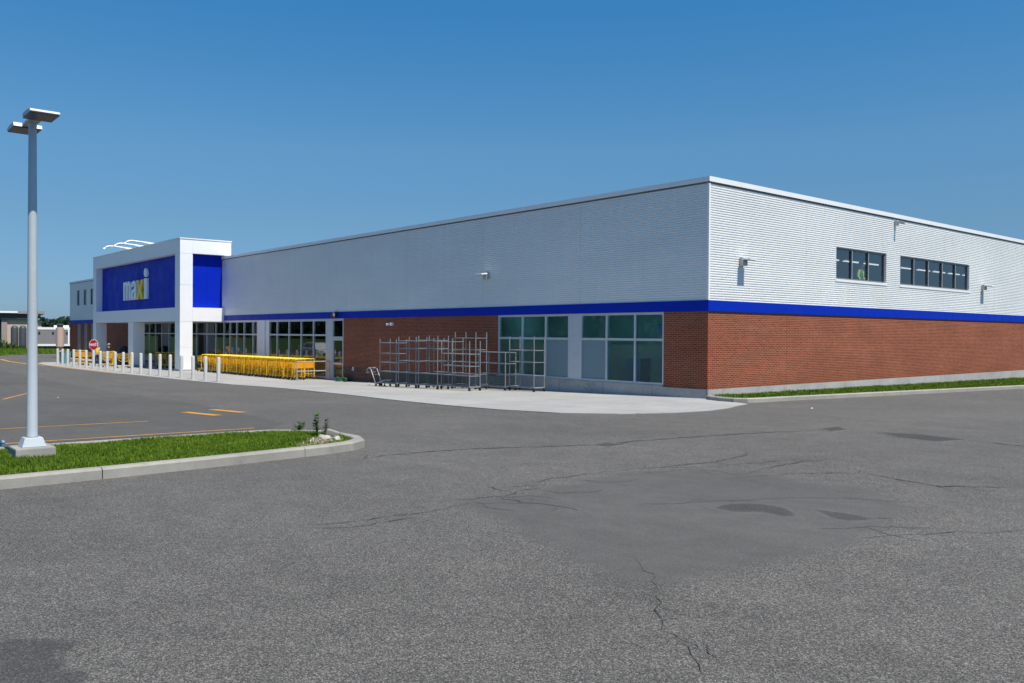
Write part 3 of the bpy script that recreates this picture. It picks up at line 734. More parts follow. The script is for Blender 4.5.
aI = [(.64, .44), (.64, .26)] + arc(.5, .24, .14, .09, 0, -180, 5)[1:] + [(.36, .33), (.46, .4)]
fill([aO, aI], .004, .16, lmap(-53.6, 1.33)).build('letter', 'white', sign)
xLp = [(0, 0), (.34, 0), (.5, .33), (.66, 0), (1, 0), (.7, .51), (.98, 1), (.65, 1), (.5, .69), (.35, 1), (.02, 1), (.3, .51)]
fill([xLp], .008, .19, lmap(-52.2, 1.8)).build('letter', 'letter_yellow', sign)
lt = MB(); lt.box(-50.32, SPY - .16, LZ, -49.66, SPY - .004, LZ + LH * 1.04); dot = [(-49.99 + .33 * math.cos(i * math.pi / 12), LZ + 2.0 + .33 * math.sin(i * math.pi / 12)) for i in range(24)]
lt.prism(dot, lambda a, b, d: (a, SPY - d, b), .004, .17); lt.build('letter', 'white', sign)

# gooseneck sign lamps over the portal
GL = [(-53.92, 'leftmost of the three white gooseneck lamps on top of the entrance portal'), (-51.13, 'middle one of the three white gooseneck lamps on top of the entrance portal'), (-48.6, 'rightmost of the three white gooseneck lamps on top of the entrance portal')]
gl0 = None
for x, lb in GL:
    if gl0 is None:
        gl0 = thing('gooseneck_lamp', lb, 'sign lamp', (x, -2.8, PT + .07), 0, 'gooseneck lamps over the entrance sign')
        a = MB(); a.tube([(0, .75, .10), (0, .1, .15), (0, -.6, .20), (0, -1.2, .24), (0, -1.5, .24), (0, -1.68, .18), (0, -1.82, .06)], .06, 8); a.build('arm', 'white', gl0, True)
        a = MB(); a.tube([(0, -1.79, .09), (0, -1.9, -.03)], .06, 10, .10); a.build('lamp_head', 'white', gl0)
        a = MB(); a.box(-.16, -.16, -.0, .16, .16, .1); a.box(-.05, -.05, .1, .05, .05, .19); a.build('mount', 'white', gl0)
        a = MB(); a.box(-.12, .45, -.45, .12, .7, .09); a.build('mount', 'white', gl0)
    else:
        g = copy_tree(gl0); g.location.x = x; g['label'] = lb

# wall lamps: a slim projecting head on a block
def floodlight(face, a, z, label, name='wall_lamp', sc=1.):
    t = thing(name, label, 'wall lamp', (a, -.03, z) if face == 'f' else (.03, a, z), 0 if face == 'f' else R(90), 'floodlights on the metal siding')
    b = MB(); b.box(-.13 * sc, -.16 * sc, -.13 * sc, .13 * sc, .0, .16 * sc); b.build('housing', 'alu', t, bevel=.015)
    b = MB(); b.cbox((0, -.32 * sc, .085 * sc), (.40 * sc, .34 * sc, .05 * sc), Matrix.Rotation(R(6), 3, 'X')); b.build('lamp_head', 'white', t, bevel=.01)
    b = MB(); b.cbox((0, -.33 * sc, .055 * sc), (.3 * sc, .26 * sc, .012 * sc), Matrix.Rotation(R(6), 3, 'X')); b.build('lens', 'lens', t)
    return t
floodlight('s', 1.86, 4.72, 'small white projecting floodlight near the building corner on the sunlit siding')
floodlight('s', 22.85, 4.66, 'small white projecting floodlight right of the five-pane window on the sunlit siding')
floodlight('f', -11.85, 4.70, 'small white floodlight on the shaded siding above the blue band')
t = thing('security_camera', 'small camera bracket just under the roof edge of the sunlit side', 'security camera', (.03, 13.3, 7.12), R(90))
b = MB(); b.box(-.09, -.12, -.13, .09, 0, .1); b.build('bracket', 'alu', t, bevel=.01)
b = MB(); b.cbox((0, -.26, -.02), (.12, .3, .11), Matrix.Rotation(R(14), 3, 'X')); b.build('camera_body', 'alu', t, bevel=.012)
t = thing('emergency_light', 'small white twin-head light on the shaded brick below the blue band', 'emergency light', (-19.6, 0, 2.63)); t.scale = (.8, .8, .8)
b = MB(); b.box(-.17, -.1, -.09, .17, -.002, .1); b.build('housing', 'white', t, bevel=.012)
for s in (-1, 1):
    b = MB(); b.tube([(s * .2, -.1, .02), (s * .24, -.3, -.04)], .055, 10, .085); b.build('lamp_head', 'white', t)
t = thing('door_lamp', 'small black wall lamp on the blue band above the glass door', 'wall lamp', (-25.35, -.047, 3.2))
b = MB(); b.box(-.09, -.08, -.1, .09, 0, .16); b.build('bracket', 'black', t, bevel=.01)
b = MB(); b.lathe((0, -.2, -.2), [(.17, 0), (.17, .1), (.1, .24), (.05, .3)], 14); b.build('lamp_shade', 'black', t)
t = thing('wall_tap', 'small white tap cover on the brown block plinth beside the glass door', 'wall tap', (-23.5, -.014, .2))
b = MB(); b.box(-.04, -.05, -.1, .04, 0, .1); b.build('cover', 'white', t, bevel=.012); b = MB(); b.tube([(0, -.06, -.02), (0, -.12, -.03), (0, -.13, -.09)], .018); b.build('spout', 'galv', t)
# hose bundle at the foot of the wall
z0 = gz(-24.1, -.35) + .018
t = thing('hose_bundle', 'dark green coiled hose lying at the foot of the brick wall beside the door', 'hose', (-24.1, -.4, z0))
b = MB(); pts = []
for i in range(90):
    a = i * .42; r = .34 + .06 * math.sin(i * 1.7); pts.append((r * math.cos(a) * 1.3, r * math.sin(a) * .75, .03 + .0022 * i + .01 * math.sin(i)))
b.tube(pts, .028, 6); b.build('hose', 'hose', t, True)
b = MB(); b.tube([(.4, -.1, .03), (.7, -.25, .03), (.95, -.22, .03)], .02, 6); b.build('nozzle', 'black', t)

# ---------------------------------------------------------------- interior goods seen through the glass
def shelf(x, y, L, lab, mat):
    t = thing('store_shelf', lab, 'shelf', (x, y, gz(x, y) + .121))
    b = MB(); b.box(-L / 2, -.02, 0, L / 2, .02, 1.9); b.box(-L / 2, -.45, 0, L / 2, -.022, .12); b.build('back_panel', 'int_wall', t)
    b = MB()
    for z in (.5, .95, 1.4): b.box(-L / 2, -.4, z, L / 2, -.022, z + .03)
    b.build_each('shelf_board', 'int_wall', t)
    b = MB(); rr = random.Random(int(x * 7))
    for z in (.121, .531, .981, 1.431):
        q = -L / 2
        while q < L / 2 - .3:
            w = rr.uniform(.18, .5); b.box(q, -.38, z, min(q + w - .02, L / 2), -.06, z + rr.uniform(.2, .34)); q += w
    b.build('goods', mat, t)
shelf(-29.5, 4.5, 5, 'stocked shelf behind the shop window beside the glass door', 'goods')
shelf(-38.5, 5.5, 4, 'stocked shelf behind the glazing right of the portal', 'goods')
shelf(-33.2, 7.5, 3.5, 'stocked shelf deep inside behind the grey pier', 'goods')
t = thing('display_stand', 'blue display stand topped with orange boxes behind the glazing beside the portal', 'display stand', (-43.6, 1.7, gz(-43, 1.7) + .121), R(-12))
b = MB(); b.box(-2.4, -.3, 1.0, 2.3, .3, 1.62); b.build('banner', 'blue_banner', t)
b = MB(); [b.box(x, -.25, 0, x + .1, .25, .998) for x in (-2.3, -.9, .7, 2.1)]; b.build_each('leg', 'card', t)
b = MB(); [b.box(-2.3 + i * .75, -.25, 1.622, -1.75 + i * .75, .25, 1.9 + .25 * (i % 3)) for i in range(6)]; b.build_each('box', 'orange', t)
for x, y, lab, h in ((-4.2, 1.3, 'pale upright carton behind the middle pane of the right front window', 1.25), (-2.7, 1.5, 'pale upright carton behind the last pane of the right front window', 1.2)):
    t = thing('carton', lab, 'carton', (x, y, gz(x, y) + .121))
    b = MB(); b.box(-.35, -.3, 0, .35, .3, h - .08); b.build('box', 'int_wall', t, bevel=.01); b = MB(); b.box(-.37, -.32, h - .078, .37, .32, h); b.build('lid', 'int_wall', t)
t = thing('hanging_banner', 'blue banner hanging inside the right front window', 'banner', (-3.0, 2.4, 2.15))
b = MB(); b.box(-1.1, -.02, 0, 1.2, .02, .42); b.build('cloth', 'blue_banner', t); b = MB(); b.tube([(-.9, 0, .421), (-.9, 0, 1.26)], .01, 5); b.tube([(1., 0, .421), (1., 0, 1.26)], .01, 5); b.build_each('cord', 'galv', t)
ly = 0
for i in range(10):
    y0 = 12.9 + i * 1.95
    t = thing('ceiling_light', 'slim lit tube hanging in the room behind the upper side windows', 'ceiling light', (-3.2, y0, 5.72), 0, 'tubes behind the upper windows')
    b = MB(); b.box(-.04, 0, 0, .04, 1.5, .04); b.build('tube', 'tube', t); b = MB(); b.box(-.06, .2, .051, .06, 1.5, .12); b.build('fixture', 'white', t)
    b = MB(); b.tube([(0, .4, .12), (0, .4, 1.07)], .01, 5); b.tube([(0, 1.3, .12), (0, 1.3, 1.07)], .01, 5); b.build_each('hanger', 'galv', t)
for i, (x, y) in enumerate([(-9.5, 2.2), (-6.5, 2.2), (-3.5, 2.2), (-9.5, 5.), (-6.5, 5.), (-3.5, 5.), (-13.5, 2.2), (-13.5, 5.), (-17.5, 3.2), (-17.5, 5.8)]):  # tubes added to lighten the room behind the teal glass
    t = thing('ceiling_light', 'long lit tube added under the ceiling to brighten the room behind the front corner windows', 'ceiling light', (x, y, 3.25), 0, 'added fill tubes behind the front corner windows')
    b = MB(); b.box(-.9, -.06, 0, .9, .06, .05); b.build('tube', 'tube_fill', t); b = MB(); b.box(-.95, -.1, .051, .95, .1, .16); b.build('fixture', 'white', t)
for i, (x, y) in enumerate([(-30, 4.), (-30, 8.), (-36, 4.), (-36, 8.), (-42, 4.), (-42, 8.), (-48, 4.), (-48, 8.), (-54, 5.)]):  # tubes added so the shop inside shows through the glazing
    t = thing('ceiling_light', 'long lit tube added under the shop ceiling to brighten the inside behind the entrance glazing', 'ceiling light', (x, y, 3.1), 0, 'added fill tubes behind the entrance glazing')
    b = MB(); b.box(-.9, -.06, 0, .9, .06, .05); b.build('tube', 'tube_fill', t); b = MB(); b.box(-.95, -.1, .051, .95, .1, .16); b.build('fixture', 'white', t)
MB().box(-6.4, 6.11, 6.8, -.3, 37.9, 6.85).build('upper_ceiling', 'int_wall', B)

# ---------------------------------------------------------------- light pole
px_, py_ = 3.72, -20.94; pz = gz(px_, py_) + .045
t = thing('lamp_post', 'tall tapered grey car park lamp post with two flat heads on the grass island', 'lamp post', (px_, py_, pz), R(0))
b = MB(); b.frustum((0, 0), -.2, .215, (.27, .27), (.255, .255)); b.build('concrete_base', 'curb', t, bevel=.02)
b = MB(); b.frustum((0, 0), .216, .345, (.16, .16), (.115, .115)); b.build('base_cover', 'galv_pole', t, bevel=.008)
b = MB(); b.tube([(0, 0, .346), (0, 0, 2.0), (0, 0, 3.6), (0, 0, 4.87)], .077, 20, .046); b.build('pole', 'galv_pole', t, True)
b = MB(); b.box(-.32, -.075, 4.872, .32, .075, 4.905); b.build('arm', 'galv_pole', t); b = MB(); b.lathe((0, 0, 4.82), [(.056, 0), (.056, .1), (.03, .14)], 14); b.build('pole_cap', 'galv_pole', t)
for x, y in ((.13, .13), (-.13, .13), (.13, -.13), (-.13, -.13)):
    b = MB(); b.tube([(x, y, .2), (x, y, .275)], .014, 6); b.build('anchor_bolt', 'galv', t)
for s in (-1, 1):
    h = MB(); h.prism([(.30, 4.862), (.77, 4.858), (.79, 4.87), (.77, 4.902), (.55, 4.92), (.32, 4.915)], lambda a, bb, d: (s * a, d, bb), -.185, .185)
    lum = h.build('luminaire', 'alu', t); b = MB(); b.box(min(s * .31, s * .77), -.178, 4.846, max(s * .31, s * .77), .178, 4.857); b.build('lens', 'lens', lum)

# ---------------------------------------------------------------- bollards
BX = [-58.72, -57.28, -55.76, -54.02, -52.34, -50.68, -48.93, -47.26, -45.67, -43.91, -42.24, -40.47, -38.72, -37.02, -35.33, -33.63, -31.86, -30.1, -28.35, -26.62]
b0 = None
for i, x in enumerate(BX):
    y = -6.9 + .62 * (x + 59) / 33.; z = gz(x, y) + .015
    lab = 'pale grey steel bollard standing in the row along the shop walk, not at either end'
    if i == 0: lab = 'pale grey steel bollard at the far left end of the row, near the beige pillar'
    if i == 1: lab = 'pale grey steel bollard, second from the far left end of the row'
    if i == 6: lab = 'pale grey steel bollard directly under the red stop sign'
    if i == 17: lab = 'pale grey steel bollard in front of the sunlit white portal column'
    if i == 19: lab = 'pale grey steel bollard at the right end of the row, beside the yellow carts'
    if i == 18: lab = 'pale grey steel bollard, second from the right end of the row'
    if b0 is None:
        b0 = thing('bollard', lab, 'bollard', (x, y, z), 0, 'bollards along the shop walk')
        a = MB(); a.lathe((0, 0, 0), [(.095, 0), (.095, 1.25), (.085, 1.29), (.05, 1.315), (.01, 1.32)], 18); a.build('post', 'bollard', b0, True)
        a = MB(); a.lathe((0, 0, 0), [(.125, 0), (.125, .012), (.096, .02)], 16); a.build('collar', 'galv', b0)
        for ch in b0.children:
            if ch.name.startswith('post'):
                for p in ch.data.polygons: p.use_smooth = len(p.vertices) == 4
    else:
        c = copy_tree(b0); c.location = (x, y, z); c['label'] = lab
        c.rotation_euler = (R(random.uniform(-.8, .8)), R(random.uniform(-.8, .8)), random.uniform(0, 6))

# ---------------------------------------------------------------- stop sign
sx_, sy_ = -50.6, -6.25
t = thing('stop_sign', 'red octagonal stop sign reading ARRÊT above the bollards', 'stop sign', (sx_, sy_, gz(sx_, sy_)), R(36))
b = MB(); b.box(-.03, -.02, 0, .03, .02, 2.1); b.build('post', 'galv', t)
oc = [(.42 * math.cos(R(22.5 + 45 * i)), 1.72 + .42 * math.sin(R(22.5 + 45 * i))) for i in range(8)]
b = MB(); b.prism(oc, lambda a, z, d: (a, -d, z), .022, .034); pl = b.build('sign_plate', 'white', t)
oc2 = [(.385 * math.cos(R(22.5 + 45 * i)), 1.72 + .385 * math.sin(R(22.5 + 45 * i))) for i in range(8)]
b = MB(); b.prism(oc2, lambda a, z, d: (a, -d, z), .0345, .037); b.build('red_face', 'red', pl)
tc = bpy.data.curves.new('lettering', 'FONT'); tc.body = 'ARRÊT'; tc.size = .26; tc.align_x = 'CENTER'; tc.align_y = 'CENTER'; tc.extrude = .002; tc.offset = .006
to = bpy.data.objects.new('lettering_curve', tc); COL.objects.link(to)
dg = bpy.context.evaluated_depsgraph_get(); me = bpy.data.meshes.new_from_object(to.evaluated_get(dg)); bpy.data.objects.remove(to)
me.materials.clear(); me.materials.append(MT['white']); lo = bpy.data.objects.new('lettering', me); COL.objects.link(lo); lo.parent = pl
lo.location = (0, -.041, 1.72); lo.rotation_euler = (R(90), 0, 0)

# ---------------------------------------------------------------- shopping carts
def make_cart():
    """rear (handle) at +x, nose at -x"""
    t = thing('shopping_cart', 'yellow shopping cart', 'shopping cart', (0, 0, 0), 0, 'nested yellow shopping carts along the shop front')
    b = MB(); zb, zt = .60, .97
    def P(u, s, v):      # u 0 rear .. 1 nose, s -1..1 side, v 0 bottom..1 top
        x = .42 - .80 * u * (.9 + .1 * v) ; y = s * (.28 - .07 * u) * (.86 + .14 * v); return (x, y, zb + .06 * u + (zt - zb - .05 * u) * v)
    for s in (-1, 1):
        for i in range(9): b.tube([P(i / 8, s, 0), P(i / 8, s, 1)], .0055, 4, cap=False)
        for v in (0, .33, .66, 1): b.tube([P(0, s, v), P(1, s, v)], .005 if v < 1 else .012, 4, cap=False)
    for k in range(-3, 4):
        b.tube([P(1, k / 3, 0), P(1, k / 3, 1)], .0065, 4, cap=False); b.tube([P(0, k / 3, 0), P(1, k / 3, 0)], .0065, 4, cap=False)
    for v in (0, .5, 1): b.tube([P(1, -1, v), P(1, 1, v)], .008, 4, cap=False)
    b.build('basket', 'cart', t)
    b = MB()
    for s in (-1, 1):
        b.tube([(.46, s * .26, 1.06), (.44, s * .27, .95), (.40, s * .265, .55), (.42, s * .26, .2), (.36, s * .25, .16), (-.42, s * .17, .17)], .021, 6)
        b.tube([(.40, s * .262, .5), (-.1, s * .2, .44), (-.33, s * .16, .58)], .014, 5)
    b.tube([(-.42, -.17, .17), (-.42, .17, .17)], .014, 5); b.tube([(.41, -.26, .3), (.41, .26, .3)], .012, 5)
    for s in (-1, 1): b.box(.38, s * .275 - .012, .13, .435, s * .275 + .012, .60)
    b.build('frame', 'cart', t)
    b = MB(); b.tube([(.46, -.27, 1.07), (.48, -.2, 1.09), (.48, .2, 1.09), (.46, .27, 1.07)], .021, 7); b.build('handle', 'cart_pale', t)
    b = MB(); b.box(.385, -.24, .62, .40, .24, .99); b.build('child_seat_flap', 'cart_amber', t)
    for x, y in ((.36, .25), (.36, -.25), (-.38, .165), (-.38, -.165)):
        w = MB(); w.tube([(x, y - .018, .065), (x, y + .018, .065)], .065, 12); wo = w.build('wheel', 'rubber', t)
        f = MB(); f.box(x - .02, y - .03, .075, x + .02, y - .0185, .17); f.build('fork', 'galv', wo)
    return t
cart0 = make_cart(); carts = []
def put_cart(x, y, rz, label, group=None):
    c = cart0 if not carts else copy_tree(cart0)
    c.location = (x, y, gz(x, y) + .018); c.rotation_euler = (0, 0, rz); c.scale = (1.08, 1.08, 1.08); c['label'] = label
    if group: c['group'] = group
    carts.append(c)
NR = 36
for i in range(NR):
    x = -26.95 - i * .40 + random.uniform(-.02, .02)
    lab = 'yellow shopping cart in the middle of the long nested front row by the shop window'
    if i == 0: lab = 'yellow shopping cart at the right end of the front row, beside the steel rail'
    if i == NR - 1: lab = 'yellow shopping cart at the left end of the front row, beside the portal column'
    put_cart(x, -1.72 + random.uniform(-.05, .05), R(random.uniform(-4, 4)), lab)
for i in range(33):
    x = -27.4 - i * .40 + random.uniform(-.02, .02)
    lab = 'yellow shopping cart in the middle of the nested back row against the shop window'
    if i == 0: lab = 'yellow shopping cart at the right end of the back row against the shop window'
    if i == 32: lab = 'yellow shopping cart at the left end of the back row against the shop window'
    put_cart(x, -.85 + random.uniform(-.05, .05), R(random.uniform(-4, 4)), lab)
for i in range(5):
    put_cart(-48.3 + .06 * i, -1.9 + .36 * i, R(-80), ['yellow shopping cart nearest the walk in the short row inside the portal opening', 'yellow shopping cart in the short nested row inside the portal opening', 'yellow shopping cart in the short nested row inside the portal opening', 'yellow shopping cart in the short nested row inside the portal opening', 'yellow shopping cart nearest the door in the short row inside the portal opening'][i], 'carts nested inside the portal')
put_cart(-56.6, -5.2, R(200), 'yellow shopping cart tilted left of the worker in yellow, behind the bollards', 'loose carts behind the bollards')
put_cart(-58.3, -5.3, R(215), 'yellow shopping cart farthest left behind the bollards', 'loose carts behind the bollards')
put_cart(-51.6, -5.0, R(140), 'yellow shopping cart seen end on, right of the person in the tan hat', 'loose carts behind the bollards')
put_cart(-54.2, -4.4, R(70), 'yellow shopping cart pushed by the person in the tan hat', 'loose carts behind the bollards')
put_cart(-49.2, -4.6, R(80), 'yellow shopping cart standing before the middle portal column', 'loose carts behind the bollards')
t = thing('guard_rail', 'galvanised two-bar guard rail at the right end of the yellow carts', 'guard rail', (-26.05, 0, gz(-26, -1) + .018))
for z in (.52, 1.05):
    b = MB(); b.tube([(0, -.06, z), (0, -2.1, z)], .03, 8); b.build('bar', 'galv', t)
for y in (-.1, -2.1):
    b = MB(); b.tube([(0, y, 0), (0, y, 1.1)], .032, 8); b.build('post', 'galv', t)

# ---------------------------------------------------------------- tall steel trolleys
def make_rack(x, y, L, D, H, lv, label, rz=0., mesh=False, skew=0.):
    t = thing('rack_trolley', label, 'trolley', (x, y, gz(x + L / 2, y) + .018), rz, 'tall steel trolleys by the brick wall')
    r = .022
    for a, c in ((0, 0), (L, 0), (0, D), (L, D)):
        b = MB(); b.tube([(a, c, .14), (a, c, H)], r, 6); b.build('post', 'rack', t)
        w = MB(); w.tube([(a, c - .02, .065), (a, c + .02, .065)], .065, 10); w.cbox((a, c, .1), (.05, .08, .1)); w.build('castor', 'rubber', t)
    b = MB()
    for p, q in (((0, 0), (L, 0)), ((0, D), (L, D)), ((0, 0), (0, D)), ((L, 0), (L, D))): b.tube([(*p, .17), (*q, .17)], .032, 6)
    n = 7
    for i in range(1, n): b.tube([(L * i / n, 0, .17), (L * i / n, D, .17)], .009, 4, cap=False)
    b.build('base_frame', 'rack', t)
    for z in lv:
        b = MB()
        for p, q in (((0, 0), (L, 0)), ((0, D), (L, D)), ((0, 0), (0, D)), ((L, 0), (L, D))): b.tube([(*p, z), (*q, z)], .017, 5)
        for i in range(1, n): b.tube([(L * i / n, 0, z), (L * i / n, D, z)], .007, 4, cap=False)
        b.build('shelf', 'rack', t)
    if mesh:
        b = MB(); z0, z1 = .20, .60
        for i in range(1, 22): b.tube([(L * i / 22, .015, z0), (L * i / 22, .015, z1)], .009, 4, cap=False); b.tube([(L * i / 22, D - .015, z0), (L * i / 22, D - .015, z1)], .009, 4, cap=False)
        for i in range(7): z = z0 + (z1 - z0) * i / 6; b.tube([(.02, .015, z), (L - .02, .015, z)], .009, 4, cap=False); b.tube([(.02, D - .015, z), (L - .02, D - .015, z)], .009, 4, cap=False)
        b.build('wire_side', 'rack_mesh', t)
    return t
make_rack(-16.75, -2.5, 1.40, .56, 2.20, (.70, 1.12, 1.54, 2.03), 'thin grey rack trolley farthest left in the group, nearest the tipped flat trolley', 0, True)
make_rack(-15.15, -2.5, 1.42, .56, 2.28, (.68, 1.2, 1.76, 2.1), 'grey rack trolley second from the left in the front line', R(-.5), True)
make_rack(-13.55, -2.5, 1.42, .56, 2.30, (.66, 1.2, 1.76, 2.1), 'grey rack trolley in the middle of the front line with bright shelf edges', R(.5), True)
make_rack(-13.75, -1.55, 1.42, .56, 2.22, (.7, 1.2, 1.7, 2.06), 'grey rack trolley in the back line behind the middle front one')
make_rack(-11.9, -2.45, 1.9, .56, 2.06, (.62, 1.02, 1.52), 'long low grey rack trolley at the right end of the front line', R(1), True)
make_rack(-12.55, -1.25, 1.5, .58, 2.46, (.65, 1.15, 1.7, 2.2), 'tallest grey rack trolley, behind the long low one', R(-1))
make_rack(-11.05, -1.12, 1.78, .56, 1.60, (.68, 1.12, 1.585), 'lowest grey rack trolley, reaching from the brick to the left edge of the window', 0, True)
make_rack(-9.12, -1.02, 1.5, .56, 2.22, (.66, 1.18, 1.66), 'grey rack trolley standing alone in front of the left window')
# flat trolley, tipped against the racks
t = thing('flat_trolley', 'pale flat trolley with looped handles tipped beside the leftmost rack', 'trolley', (-16.9, -2.4, gz(-16.9, -2.4) + .018), R(8)); t.scale = (.78, .78, .78)
b = MB(); b.cbox((.3, 0, .28), (1.0, .55, .05), Matrix.Rotation(R(-16), 3, 'Y')); b.build('deck', 'galv', t)
for y in (-.24, .24):
    b = MB(); b.tube([(-.1, y, .15), (-.35, y, .6), (-.55, y, 1.0), (-.75, y, 1.1), (-.92, y, 1.0), (-.95, y, .78), (-.7, y, .85)], .024, 7); b.tube([(-.35, y, .6), (-.62, y, .98)], .015, 6); b.build('handle', 'galv', t, True)
b = MB(); b.tube([(-.75, -.24, 1.1), (-.75, .24, 1.1)], .022, 7); b.tube([(-.4, -.24, .7), (-.4, .24, .7)], .016, 7); b.build('crossbar', 'galv', t)
for x in (-.1, .7):
    for y in (-.22, .22):
        b = MB(); b.tube([(x, y - .02, .07), (x, y + .02, .07)], .07, 10); b.cbox((x, y, .17), (.04, .06, .12)); b.build('castor', 'rubber', t)

# ---------------------------------------------------------------- people
def skin_mesh(name, verts, edges, radii, mat, parent, sub=2, root=0):
    me = bpy.data.meshes.new(name); me.from_pydata(verts, edges, []); o = bpy.data.objects.new(name, me); COL.objects.link(o)
    md = o.modifiers.new('s', 'SKIN'); md.use_smooth_shade = True
    for i, v in enumerate(me.skin_vertices[0].data):
        r = radii[i]; v.radius = r if isinstance(r, tuple) else (r, r); v.use_root = (i == root)
    o.modifiers.new('d', 'SUBSURF').levels = sub; o.modifiers['d'].render_levels = sub
    dg = bpy.context.evaluated_depsgraph_get(); nm = bpy.data.meshes.new_from_object(o.evaluated_get(dg))
    bpy.data.objects.remove(o); nm.name = name; nm.materials.clear(); nm.materials.append(MT[mat])
    r = bpy.data.objects.new(name, nm); COL.objects.link(r); r.parent = parent; return r
def person(loc, rz, label, top, legs, arms, step=.12, hat=None, lean=0.):
    """faces -y locally; arms = [(elbow, wrist, hand)] for right/left"""
    t = thing('person', label, 'person', loc, rz)
    V = [(0, 0, .96), (0, -.01 - lean * .3, 1.2), (0, -.01 - lean * .7, 1.42), (0, -.015 - lean, 1.51), (0, -.03 - lean, 1.60), (0, -.035 - lean, 1.69), (0, -.02 - lean, 1.755)]
    E = [(0, 1), (1, 2), (2, 3), (3, 4), (4, 5), (5, 6)]; Rr = [(.15, .11), (.14, .10), (.13, .095), (.055, .055), (.085, .095), (.088, .10), (.05, .06)]
    legj = []; armj = []
    for s in (-1, 1):
        k = len(V); f = s * step
        V += [(s * .095, 0, .88), (s * .10, -.03 - f * .5, .50), (s * .10, .02 - f, .10), (s * .11, -.02 - f, .045), (s * .12, -.16 - f, .03)]
        E += [(0, k), (k, k + 1), (k + 1, k + 2), (k + 2, k + 3), (k + 3, k + 4)]; Rr += [.088, .06, .042, .045, .035]; legj.append(V[k:k + 3])
        e, w, h = arms[0 if s < 0 else 1]; sh = (s * .185, -lean * .7, 1.40); k = len(V)
        V += [sh, e, w, h]; E += [(2, k), (k, k + 1), (k + 1, k + 2), (k + 2, k + 3)]; Rr += [.062, .046, .034, .036]; armj.append((sh, e, w))
        hv = Vector(h); dv = (hv - Vector(w)).normalized(); sd_ = dv.orthogonal().normalized()
        for q in range(4):
            k2 = len(V); b1 = hv + sd_ * (q - 1.5) * .021 + dv * .02; V += [tuple(b1 + dv * .03), tuple(b1 + dv * (.065 + .01 * (q in (1, 2))) + Vector((0, 0, -.01)))]
            E += [(k + 3, k2), (k2, k2 + 1)]; Rr += [.011, .009]
        k2 = len(V); V += [tuple(hv + sd_ * .045 + dv * .01)]; E += [(k + 2, k2)]; Rr += [.011]
    body = skin_mesh('body', V, E, Rr, 'skin', t, 2, 0)
    # face
    fm = MB(); hz = 1.655; fy = -.03 - lean
    fm.cbox((0, fy - .105, hz - .01), (.025, .03, .05)); fm.build('nose', 'skin', t, bevel=.006)
    for s in (-1, 1):
        em = MB(); em.lathe((s * .032, fy - .088, hz + .005), [(.003, -.008), (.011, 0), (.003, .008)], 8); em.build('eye', 'hair', t)
    mm = MB(); mm.cbox((0, fy - .092, hz - .06), (.05, .012, .012)); mm.build('mouth', 'skin', t)
    # hair or hat
    h = MB(); prof = [(.102, -.01), (.104, .04), (.094, .085), (.06, .118), (.01, .13)]
    h.lathe((0, .0 - lean, 1.66), prof, 16); hm = h.build('hair' if not hat else 'hat', 'hair' if not hat else hat, t, True)
    if hat:
        bm_ = MB(); bm_.lathe((0, -.02 - lean, 1.68), [(.15, 0), (.15, .012), (.09, .02)], 16); bm_.build('brim', hat, hm)
    # top
    TV = [V[0], V[1], V[2], (0, -lean, 1.47)]; TE = [(0, 1), (1, 2), (2, 3)]; TR = [(.172, .132), (.165, .125), (.158, .118), (.075, .075)]
    for (sh, e, w) in armj:
        k = len(TV); wv = Vector(e) + (Vector(w) - Vector(e)) * .85; TV += [sh, e, tuple(wv)]; TE += [(2, k), (k, k + 1), (k + 1, k + 2)]; TR += [.08, .062, .05]
    skin_mesh('jacket', TV, TE, TR, top, t, 2, 0)
    LV = [(0, 0, .99), (0, 0, .93)]; LE = [(0, 1)]; LR = [(.166, .125), (.162, .125)]
    for j in legj:
        k = len(LV); LV += [j[0], j[1], tuple(j[2])]; LE += [(1, k), (k, k + 1), (k + 1, k + 2)]; LR += [.108, .08, .064]
    skin_mesh('trousers', LV, LE, LR, legs, t, 2, 0)
    for s in (-1, 1):
        f = s * step; sm = MB(); sm.add(*[[(s * .11 + a, c - f, z) for a, c, z in ((-.05, .06, 0), (.05, .06, 0), (.05, -.2, 0), (-.05, -.2, 0), (-.045, .05, .09), (.045, .05, .09), (.04, -.19, .045), (-.04, -.19, .045))], [(0, 3, 2, 1), (4, 5, 6, 7), (0, 1, 5, 4), (1, 2, 6, 5), (2, 3, 7, 6), (3, 0, 4, 7)]]); sm.build('shoe', 'black', t, bevel=.012)
    return t
fwd = [((-.24, -.08, 1.15), (-.2, -.32, 1.08), (-.19, -.42, 1.07)), ((.24, -.08, 1.15), (.2, -.32, 1.08), (.19, -.42, 1.07))]
person((-53.84, -5.2, gz(-53.84, -5.2) + .02), R(-70), 'person in yellow top and dark navy trousers standing behind the stop sign', 'hivis', 'navy', fwd, .14)
person((-55.1, -4.0, gz(-55.1, -4) + .02), R(-10), 'person in dark clothes and tan hat behind the yellow carts by the portal', 'dark_cloth', 'dark_cloth', fwd, .05, 'tan')
hang = [((-.3, .03, 1.16), (-.34, -.12, .98), (-.34, -.16, .93)), ((.3, .03, 1.16), (.34, -.12, .98), (.34, -.16, .93))]
person((-.42, 11.15, 3.521), R(100), 'person in lime yellow jacket seen through the three-pane upper window', 'lime', 'navy', hang, .03)
t = thing('lidded_bin', 'dark round-topped bin against the dim brick wall inside the portal', 'bin', (-59.2, -1.6, gz(-59.2, -1.6) + .02))
